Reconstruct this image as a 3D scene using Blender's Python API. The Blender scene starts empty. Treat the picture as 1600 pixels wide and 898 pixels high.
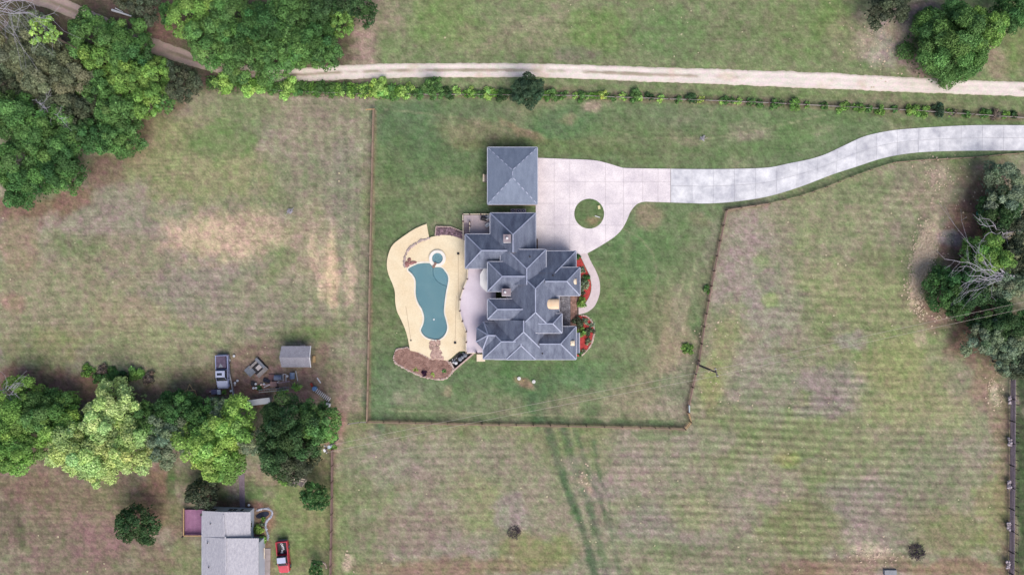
import bpy, bmesh, math, random
import numpy as np
from mathutils import Vector, Matrix
C = bpy.data.collections.new("scene"); bpy.context.scene.collection.children.link(C)
SC = bpy.context.scene
# ---------------------------------------------------------------- camera, world, sun
H = 115.0                                   # drone height in metres
PPM = 9.0                                   # photograph pixels per metre on the ground
cam = bpy.data.cameras.new("camera"); cam.sensor_width = 36; cam.lens = 36 * H * PPM / 1600
cam.clip_end = 6000; cam.clip_start = 1
co = bpy.data.objects.new("camera", cam); C.objects.link(co); co.location = (0, 0, H); SC.camera = co
w = bpy.data.worlds.new("World"); SC.world = w; w.use_nodes = True
SUN_EL, SUN_AZ = math.radians(48), math.radians(157)     # azimuth clockwise from +Y (north)
nt = w.node_tree; sky = nt.nodes.new("ShaderNodeTexSky"); sky.sky_type = 'NISHITA'; sky.sun_disc = False
sky.sun_elevation = SUN_EL; sky.sun_rotation = SUN_AZ; sky.air_density = 1.0; sky.dust_density = 3.5; sky.ozone_density = 1.0
nt.links.new(sky.outputs[0], nt.nodes["Background"].inputs[0]); nt.nodes["Background"].inputs[1].default_value = 0.12
sl = bpy.data.lights.new("sun", 'SUN'); sl.energy = 2.3; sl.angle = math.radians(52); sl.color = (1, .95, .88)
so = bpy.data.objects.new("sun", sl); C.objects.link(so)
sd = Vector((math.sin(SUN_AZ) * math.cos(SUN_EL), math.cos(SUN_AZ) * math.cos(SUN_EL), math.sin(SUN_EL)))
so.rotation_euler = sd.to_track_quat('Z', 'Y').to_euler()
SC.view_settings.view_transform = 'Standard'; SC.view_settings.look = 'None'; SC.view_settings.gamma = 1
SC.view_settings.exposure = 0.70
LUM = 1.55                                   # display value of a white surface under this light

# ---------------------------------------------------------------- helpers
R = random.Random(7)
def lin(c):
    out = []
    for v in c:
        v = v / 255.0
        out.append((v / 12.92 if v <= .04045 else ((v + .055) / 1.055) ** 2.4) / LUM)
    return tuple(out)
def P(px, py, z=0.0):
    k = (H - z) / H / PPM
    return Vector(((px - 800) * k, (449 - py) * k, z))
def tag(o, label=None, cat=None, group=None, kind=None):
    if label: o['label'] = label
    if cat: o['category'] = cat
    if group: o['group'] = group
    if kind: o['kind'] = kind
    return o
def thing(name, label, cat, loc=(0, 0, 0), group=None, rz=0):
    o = bpy.data.objects.new(name, None); C.objects.link(o); o.location = loc; o.rotation_euler = (0, 0, rz)
    o.empty_display_size = .3
    return tag(o, label, cat, group)
def put(name, me, parent=None, loc=(0, 0, 0), rz=0, scale=None):
    o = bpy.data.objects.new(name, me); C.objects.link(o); o.parent = parent; o.location = loc
    o.rotation_euler = (0, 0, rz)
    if scale: o.scale = scale
    return o
class MB:
    def __init__(s): s.v = []; s.f = []; s.mi = []
    def add(s, vs, fs, mi=0):
        n = len(s.v); s.v += [tuple(v) for v in vs]; s.f += [tuple(i + n for i in f) for f in fs]; s.mi += [mi] * len(fs)
        return s
    def box(s, c, d, rz=0, mi=0, top=1.0):
        x, y, z = d[0] / 2, d[1] / 2, d[2] / 2; ca, sa = math.cos(rz), math.sin(rz); vs = []
        for k, t in ((-z, 1), (z, top)):
            for a, b in ((-x, -y), (x, -y), (x, y), (-x, y)):
                a *= t; b *= t
                vs.append((c[0] + a * ca - b * sa, c[1] + a * sa + b * ca, c[2] + k))
        return s.add(vs, [(3, 2, 1, 0), (4, 5, 6, 7), (0, 1, 5, 4), (1, 2, 6, 5), (2, 3, 7, 6), (3, 0, 4, 7)], mi)
    def bar(s, a, b, wd, ht, mi=0):
        a = Vector(a); b = Vector(b); d = (b - a); L = d.length
        if L < 1e-6: return s
        d /= L; up = Vector((0, 0, 1)) if abs(d.z) < .95 else Vector((0, 1, 0))
        sx = d.cross(up).normalized(); uz = sx.cross(d); vs = []
        for p in (a, b):
            for i, j in ((-1, -1), (1, -1), (1, 1), (-1, 1)): vs.append(p + sx * (i * wd / 2) + uz * (j * ht / 2))
        return s.add(vs, [(0, 1, 2, 3), (7, 6, 5, 4), (0, 4, 5, 1), (1, 5, 6, 2), (2, 6, 7, 3), (3, 7, 4, 0)], mi)
    def tube(s, a, b, r0, r1=None, n=8, mi=0):
        r1 = r0 if r1 is None else r1; a = Vector(a); b = Vector(b); d = (b - a).normalized()
        u = d.orthogonal().normalized(); v = d.cross(u); vs = []
        for p, r in ((a, r0), (b, r1)):
            for i in range(n):
                t = 2 * math.pi * i / n; vs.append(p + u * (r * math.cos(t)) + v * (r * math.sin(t)))
        fs = [(i, (i + 1) % n, n + (i + 1) % n, n + i) for i in range(n)] + [tuple(range(n - 1, -1, -1)), tuple(range(n, 2 * n))]
        return s.add(vs, fs, mi)
    def prism(s, poly, z0, z1, mi=0, side=None):
        n = len(poly); ar = sum(poly[i][0] * poly[(i + 1) % n][1] - poly[(i + 1) % n][0] * poly[i][1] for i in range(n))
        if ar < 0: poly = poly[::-1]
        vs = [(p[0], p[1], z0) for p in poly] + [(p[0], p[1], z1) for p in poly]
        s.add(vs, [tuple(range(n, 2 * n))], mi); s.f += []; m = len(s.v) - 2 * n
        fs = [tuple(range(n - 1, -1, -1))] + [(i, (i + 1) % n, n + (i + 1) % n, n + i) for i in range(n)]
        for f in fs: s.f.append(tuple(i + m for i in f)); s.mi.append(mi if side is None else side)
        return s
    def blob(s, c, r, n=6, sq=.7, mi=0, rg=R, j=.25):
        vs = []; fs = []; rows = 3
        vs.append((c[0], c[1], c[2] + r * sq))
        for a in range(1, rows):
            th = math.pi * .5 * a / (rows - 1)
            for i in range(n):
                t = 2 * math.pi * (i + .5 * a) / n; q = r * (1 + rg.uniform(-j, j))
                vs.append((c[0] + q * math.sin(th) * math.cos(t), c[1] + q * math.sin(th) * math.sin(t), c[2] + q * sq * math.cos(th)))
        for i in range(n): fs.append((0, 1 + i, 1 + (i + 1) % n))
        for i in range(n): fs.append((1 + i, 1 + n + i, 1 + n + (i + 1) % n, 1 + (i + 1) % n))
        return s.add(vs, fs, mi)
    def mesh(s, name, mats, off=(0, 0, 0), smooth=False):
        me = bpy.data.meshes.new(name); ox, oy, oz = off
        me.from_pydata([(a - ox, b - oy, c - oz) for a, b, c in s.v], [], s.f)
        for m in (mats if isinstance(mats, (list, tuple)) else [mats]): me.materials.append(m)
        if any(s.mi): me.polygons.foreach_set('material_index', s.mi)
        if smooth: me.polygons.foreach_set('use_smooth', [True] * len(s.f))
        me.update(); return me
    def build(s, name, mats, parent=None, smooth=False):
        """verts are world coordinates for a top-level mesh, and local to the parent otherwise"""
        if parent is None:
            xs = [v[0] for v in s.v]; ys = [v[1] for v in s.v]; zs = [v[2] for v in s.v]
            off = ((min(xs) + max(xs)) / 2, (min(ys) + max(ys)) / 2, min(zs))
            return put(name, s.mesh(name, mats, off, smooth), None, off)
        return put(name, s.mesh(name, mats, (0, 0, 0), smooth), parent)
def W(mb, parent):                           # shift world-built MB into the parent's local frame
    l = parent.location; pp = parent.parent
    lx, ly, lz = l
    if pp is not None: lx += pp.location[0]; ly += pp.location[1]; lz += pp.location[2]
    mb.v = [(a - lx, b - ly, c - lz) for a, b, c in mb.v]; return mb

# ---------------------------------------------------------------- materials
MATS = {}
def mat(name, c, c2=None, rough=.85, scale=1.0, mix=.5, fine=0.0, bump=0.0, metal=0.0, rand=0.0, stretch=(1, 1, 1), spec=.3, world=True):
    if name in MATS: return MATS[name]
    m = bpy.data.materials.new(name); m.use_nodes = True; N = m.node_tree.nodes; L = m.node_tree.links
    b = N["Principled BSDF"]; b.inputs["Roughness"].default_value = rough; b.inputs["Metallic"].default_value = metal
    b.inputs["Specular IOR Level"].default_value = spec
    c = lin(c); c2 = lin(c2) if c2 else tuple(v * .8 for v in c)
    geo = N.new("ShaderNodeNewGeometry") if world else N.new("ShaderNodeTexCoord")
    mp = N.new("ShaderNodeMapping"); mp.inputs["Scale"].default_value = stretch
    L.new(geo.outputs["Position"] if world else geo.outputs["Object"], mp.inputs[0])
    n1 = N.new("ShaderNodeTexNoise"); n1.inputs["Scale"].default_value = scale; n1.inputs["Detail"].default_value = 6; n1.inputs["Roughness"].default_value = .65
    L.new(mp.outputs[0], n1.inputs["Vector"])
    rp = N.new("ShaderNodeValToRGB"); rp.color_ramp.elements[0].position = .5 - .25 * mix - .05; rp.color_ramp.elements[1].position = .5 + .25 * mix + .05
    rp.color_ramp.elements[0].color = (*c2, 1); rp.color_ramp.elements[1].color = (*c, 1)
    L.new(n1.outputs["Fac"], rp.inputs[0]); out = rp.outputs[0]
    if fine or rand:
        n2 = N.new("ShaderNodeTexNoise"); n2.inputs["Scale"].default_value = 7; n2.inputs["Detail"].default_value = 3
        L.new(mp.outputs[0], n2.inputs["Vector"])
        mr = N.new("ShaderNodeMapRange"); mr.inputs[1].default_value = .3; mr.inputs[2].default_value = .7
        mr.inputs[3].default_value = 1 - fine; mr.inputs[4].default_value = 1 + fine; L.new(n2.outputs["Fac"], mr.inputs[0])
        fac = mr.outputs[0]
        if rand:
            oi = N.new("ShaderNodeObjectInfo"); m2 = N.new("ShaderNodeMapRange"); m2.inputs[3].default_value = 1 - rand; m2.inputs[4].default_value = 1 + rand
            L.new(oi.outputs["Random"], m2.inputs[0]); mu = N.new("ShaderNodeMath"); mu.operation = 'MULTIPLY'
            L.new(fac, mu.inputs[0]); L.new(m2.outputs[0], mu.inputs[1]); fac = mu.outputs[0]
        vm = N.new("ShaderNodeVectorMath"); vm.operation = 'SCALE'; L.new(out, vm.inputs[0]); L.new(fac, vm.inputs["Scale"]); out = vm.outputs[0]
    L.new(out, b.inputs["Base Color"])
    if bump:
        bp = N.new("ShaderNodeBump"); bp.inputs["Strength"].default_value = bump; bp.inputs["Distance"].default_value = .08
        L.new(n1.outputs["Fac"], bp.inputs["Height"]); L.new(bp.outputs[0], b.inputs["Normal"])
    MATS[name] = m; return m
def attr_mat(name, fine=.18, leaf=False, grass=False, rows=0):
    m = bpy.data.materials.new(name); m.use_nodes = True; N = m.node_tree.nodes; L = m.node_tree.links
    b = N["Principled BSDF"]; b.inputs["Roughness"].default_value = .7 if leaf else .95; b.inputs["Specular IOR Level"].default_value = .25 if leaf else .1
    at = N.new("ShaderNodeAttribute"); at.attribute_name = "Col"; out = at.outputs["Color"]
    if grass:
        geo = N.new("ShaderNodeNewGeometry")
        def noise(sc, det, st):
            mp = N.new("ShaderNodeMapping"); mp.inputs["Scale"].default_value = st; L.new(geo.outputs["Position"], mp.inputs[0])
            n = N.new("ShaderNodeTexNoise"); n.inputs["Scale"].default_value = sc; n.inputs["Detail"].default_value = det; n.inputs["Roughness"].default_value = .7
            L.new(mp.outputs[0], n.inputs["Vector"]); return n
        def ramp(n, lo, hi):
            mr = N.new("ShaderNodeMapRange"); mr.inputs[1].default_value = .3; mr.inputs[2].default_value = .7
            mr.inputs[3].default_value = lo; mr.inputs[4].default_value = hi; L.new(n.outputs["Fac"], mr.inputs[0]); return mr.outputs[0]
        a = ramp(noise(3.4, 5, (1, 1, 1)), 1 - fine, 1 + fine); bb = ramp(noise(.9, 4, (.45, 1.8, 1)), 1 - fine * .35, 1 + fine * .35)
        mu = N.new("ShaderNodeMath"); mu.operation = 'MULTIPLY'; L.new(a, mu.inputs[0]); L.new(bb, mu.inputs[1])
        if rows:                                # mower lines about 0.7 m apart, wandering a little and fading in and out
            sx = N.new("ShaderNodeSeparateXYZ"); L.new(geo.outputs["Position"], sx.inputs[0]); wn = noise(.05, 3, (1, 1, 1)); wm = noise(.12, 3, (.6, 1.4, 1)); prev = None
            def op(o, a, b):
                q = N.new("ShaderNodeMath"); q.operation = o
                for i, v in enumerate((a, b)):
                    if v is None: continue
                    if isinstance(v, (int, float)): q.inputs[i].default_value = v
                    else: L.new(v, q.inputs[i])
                return q.outputs[0]
            ph = op('ADD', op('MULTIPLY', sx.outputs[1], 9.0), op('MULTIPLY', wn.outputs["Fac"], 26.0)); am = op('MULTIPLY', ramp(wm, -.4, 1.0), rows)
            ln = op('ADD', op('MULTIPLY', op('SINE', ph, None), op('MAXIMUM', am, 0.0)), 1.0); m5 = op('MULTIPLY', mu.outputs[0], ln)
            class _o: outputs = [m5]
            mu = _o
        # straw against green, tuft by tuft
        hue = noise(1.1, 5, (1, 1.2, 1)); rp = N.new("ShaderNodeValToRGB"); rp.color_ramp.elements[0].position = .36; rp.color_ramp.elements[1].position = .64
        rp.color_ramp.elements[0].color = (.92, 1.02, .92, 1); rp.color_ramp.elements[1].color = (1.07, .995, 1.06, 1)
        L.new(hue.outputs["Fac"], rp.inputs[0]); mm = N.new("ShaderNodeVectorMath"); mm.operation = 'MULTIPLY'
        L.new(out, mm.inputs[0]); L.new(rp.outputs[0], mm.inputs[1])
        vm = N.new("ShaderNodeVectorMath"); vm.operation = 'SCALE'; L.new(mm.outputs[0], vm.inputs[0]); L.new(mu.outputs[0], vm.inputs["Scale"]); out = vm.outputs[0]
        bn = noise(3.5, 4, (1, 1, 1)); bp = N.new("ShaderNodeBump"); bp.inputs["Strength"].default_value = .5; bp.inputs["Distance"].default_value = .12
        L.new(bn.outputs["Fac"], bp.inputs["Height"]); L.new(bp.outputs[0], b.inputs["Normal"])
    L.new(out, b.inputs["Base Color"])
    if leaf:
        tr = N.new("ShaderNodeBsdfTranslucent"); L.new(out, tr.inputs["Color"]); mx = N.new("ShaderNodeMixShader"); mx.inputs[0].default_value = .3
        L.new(b.outputs[0], mx.inputs[1]); L.new(tr.outputs[0], mx.inputs[2]); L.new(mx.outputs[0], N["Material Output"].inputs["Surface"])
    MATS[name] = m; return m
GRASS = attr_mat("grass_ground", .3, grass=True, rows=.085)
LEAF = attr_mat("leaves", leaf=True)
ROOF = mat("slate_grey_shingle", (130, 138, 158), (84, 90, 112), .8, .55, .6, .2, .15, stretch=(2.2, .45, 1))
ROOFG = mat("blue_grey_shingle", (134, 145, 166), (112, 123, 145), .8, .6, .7, .12, .1, stretch=(2, .6, 1))
ROOF2 = mat("pale_grey_shingle", (204, 202, 210), (162, 160, 172), .85, 2.2, .8, .14, .2, stretch=(2.4, .7, 1))
CAP = mat("pale_ridge_metal", (180, 186, 208), (152, 158, 184), .7)
GUT = mat("pale_gutter", (196, 198, 212), (172, 174, 190), .5)
BRICK = mat("tan_brick", (196, 170, 145), (160, 132, 112), .9, 6, .9, .15)
REDB = mat("red_brick", (168, 128, 126), (140, 100, 98), .9, 7, .9, .15)
WHITE = mat("white_paint", (232, 232, 236), (215, 215, 222), .6)
CREAM = mat("cream_paint", (245, 232, 210), (226, 205, 178), .6)
COPPER = mat("aged_copper", (240, 216, 186), (228, 194, 160), .6, .9)
GLASS = mat("window_glass", (52, 60, 74), (36, 42, 54), .12, spec=.7)
DARK = mat("dark_metal", (58, 55, 60), (40, 38, 44), .6)
BLACK = mat("black_rubber", (34, 33, 36), (26, 26, 28), .8)
GREY = mat("grey_metal", (146, 150, 160), (118, 122, 132), .5, 2)
CONC = mat("pale_concrete", (242, 241, 245), (184, 184, 194), .85, .4, .5, .07, rand=.06)
AGG = mat("pink_aggregate_concrete", (250, 240, 242), (210, 200, 208), .9, .3, .7, .14, rand=.03)
DECKY = mat("yellow_pool_deck", (246, 231, 200), (232, 209, 173), .85, .22, .6, .08)
WALK = mat("pink_walk", (226, 212, 214), (206, 190, 194), .9, 1, .8, .07)
DECKL = mat("lavender_deck", (236, 226, 238), (216, 202, 216), .8, .3, .8, .03)
DECKB = mat("beige_deck", (214, 200, 204), (190, 172, 176), .8, .5, .8, .04, rand=.03)
PURP = mat("plum_deck_boards", (172, 128, 160), (146, 100, 134), .8, 1.2, .8, .1, rand=.06)
REDM = mat("red_mulch", (206, 82, 78), (150, 50, 52), .95, 2.5, .8, .22, .5)
BROWNM = mat("brown_pine_mulch", (176, 142, 130), (120, 88, 80), .95, 1.3, .8, .3, .6)
ROCKP = mat("purple_brown_rock", (148, 118, 126), (78, 56, 66), .9, 3, .9, .4)
STONE = mat("cream_stone", (222, 202, 192), (160, 134, 128), .9, 2.5, .9, .2, .4)
FLAG = mat("brown_flagstone", (178, 146, 134), (130, 96, 88), .9, 1.4, .9, .2, rand=.25)
MOTTLE = mat("mottled_grey_slate", (168, 168, 178), (86, 82, 92), .9, 1.6, .5, .35, rand=.15)
WOODF = mat("brown_fence_wood", (156, 130, 114), (124, 98, 88), .9, 1.5, .9, .1, rand=.1)
WOODT = mat("tan_lumber", (206, 176, 132), (172, 140, 100), .85, 3, .8, .1)
WOODG = mat("weathered_wood", (176, 170, 166), (128, 118, 120), .9, 2, .8, .15, rand=.1)
WOODP = mat("purple_grey_rails", (150, 136, 150), (112, 98, 110), .9, 2, .8, .15, rand=.1)
BARK = mat("bark", (112, 100, 92), (78, 68, 62), .95, 3, .8, .2, .5)
BARE = mat("bare_branch", (206, 202, 214), (160, 154, 168), .9, 3, .8, .1)
WIRE = mat("pale_wire", (196, 186, 176), (180, 172, 160), .5)
SILVER = mat("silver_paint", (196, 202, 228), (184, 190, 218), .3, .6, spec=.6)
SILVR2 = mat("slate_silver_paint", (166, 174, 212), (146, 154, 192), .3, .6, spec=.6)
REDP = mat("red_paint", (214, 62, 84), (190, 44, 66), .3, .6, spec=.6)
TARP = mat("plum_tarp", (112, 98, 120), (84, 72, 92), .8, 1.5)
BLUE = mat("blue_plastic", (128, 168, 214), (100, 136, 190), .5)
TEAL = mat("teal_plastic", (128, 222, 208), (100, 200, 190), .5)
GREENL = mat("green_plastic", (62, 120, 74), (44, 96, 56), .6)
MULCHD = mat("bare_red_dirt", (150, 112, 106), (116, 82, 78), .95, .8, .9, .2, .4)
CHIP = mat("straw_chip", (226, 208, 184), (196, 170, 148), .95, 3)
POOLF = mat("pool_floor", (122, 172, 178), (76, 130, 144), .8, .13, .5)
SHELF = mat("pool_shelf", (214, 228, 240), (196, 214, 228), .8, .4)
SOIL = mat("dark_soil", (110, 96, 88), (80, 66, 60), .95, 1.2)
def water_mat():
    m = mat("pool_water", (148, 184, 190), (126, 168, 178), .08, .25, spec=.5); N = m.node_tree.nodes; L = m.node_tree.links
    t = N.new("ShaderNodeBsdfTransparent"); x = N.new("ShaderNodeMixShader"); x.inputs[0].default_value = .5
    t.inputs[0].default_value = (.8, .95, 1, 1)
    L.new(t.outputs[0], x.inputs[1]); L.new(N["Principled BSDF"].outputs[0], x.inputs[2]); L.new(x.outputs[0], N["Material Output"].inputs["Surface"]); return m
WATER = water_mat()

# ---------------------------------------------------------------- ground colours (what grows where)
rs = np.random.RandomState(3)
LAT = rs.rand(8, 512, 512)
def vn(x, y, k=0):
    x = np.asarray(x) + 200.0; y = np.asarray(y) + 200.0
    xi = np.floor(x).astype(int); yi = np.floor(y).astype(int); fx = x - xi; fy = y - yi
    fx = fx * fx * (3 - 2 * fx); fy = fy * fy * (3 - 2 * fy); A = LAT[k]
    g = lambda i, j: A[np.mod(i, 512), np.mod(j, 512)]
    return (g(xi, yi) * (1 - fx) + g(xi + 1, yi) * fx) * (1 - fy) + (g(xi, yi + 1) * (1 - fx) + g(xi + 1, yi + 1) * fx) * fy
def fbm(x, y, s, k=0, o=4):
    t = 0; a = .5; n = 0
    for i in range(o):
        t = t + a * vn(x / s, y / s, (k + i) % 8); n += a; a *= .55; s *= .5
    return t / n - .5
def sstep(a, b, v):
    t = np.clip((v - a) / (b - a), 0, 1); return t * t * (3 - 2 * t)
def inpoly(X, Y, poly):
    r = np.zeros(X.shape, bool); n = len(poly)
    for i in range(n):
        x1, y1 = poly[i]; x2, y2 = poly[(i + 1) % n]
        if y1 == y2: continue
        c = ((y1 > Y) != (y2 > Y)) & (X < (x2 - x1) * (Y - y1) / (y2 - y1) + x1); r ^= c
    return r
def pdist(X, Y, pts):
    d = np.full(X.shape, 1e9)
    for (x1, y1), (x2, y2) in zip(pts[:-1], pts[1:]):
        vx, vy = x2 - x1, y2 - y1; t = np.clip(((X - x1) * vx + (Y - y1) * vy) / (vx * vx + vy * vy + 1e-9), 0, 1)
        d = np.minimum(d, np.hypot(X - x1 - t * vx, Y - y1 - t * vy))
    return d
F_W = [(585, 173), (582, 300), (579, 450), (577, 560), (575, 658)]
F_S = [(575, 658), (700, 661), (860, 664), (1000, 667), (1069, 669)]
F_E = [(1069, 669), (1078, 658), (1074, 643), (1075, 633), (1081, 604), (1091, 563), (1099, 510), (1106, 470), (1119, 400), (1134, 329), (1200, 319), (1250, 307), (1290, 293), (1330, 277), (1360, 266), (1395, 255), (1440, 251), (1480, 249), (1520, 247), (1560, 243), (1640, 237)]
F_N = [(420, 143), (590, 149), (700, 149), (905, 151), (1100, 158), (1200, 162), (1430, 174), (1640, 188)]
LAWN = F_W + F_S[1:] + F_E[1:] + [(1640, 196)] + F_N[::-1][:-2] + [(588, 152)]
NFIELD = [(-400, -400), (2000, -400), (2000, 160)] + F_N[::-1] + [(300, 140), (-400, 140)]
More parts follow.
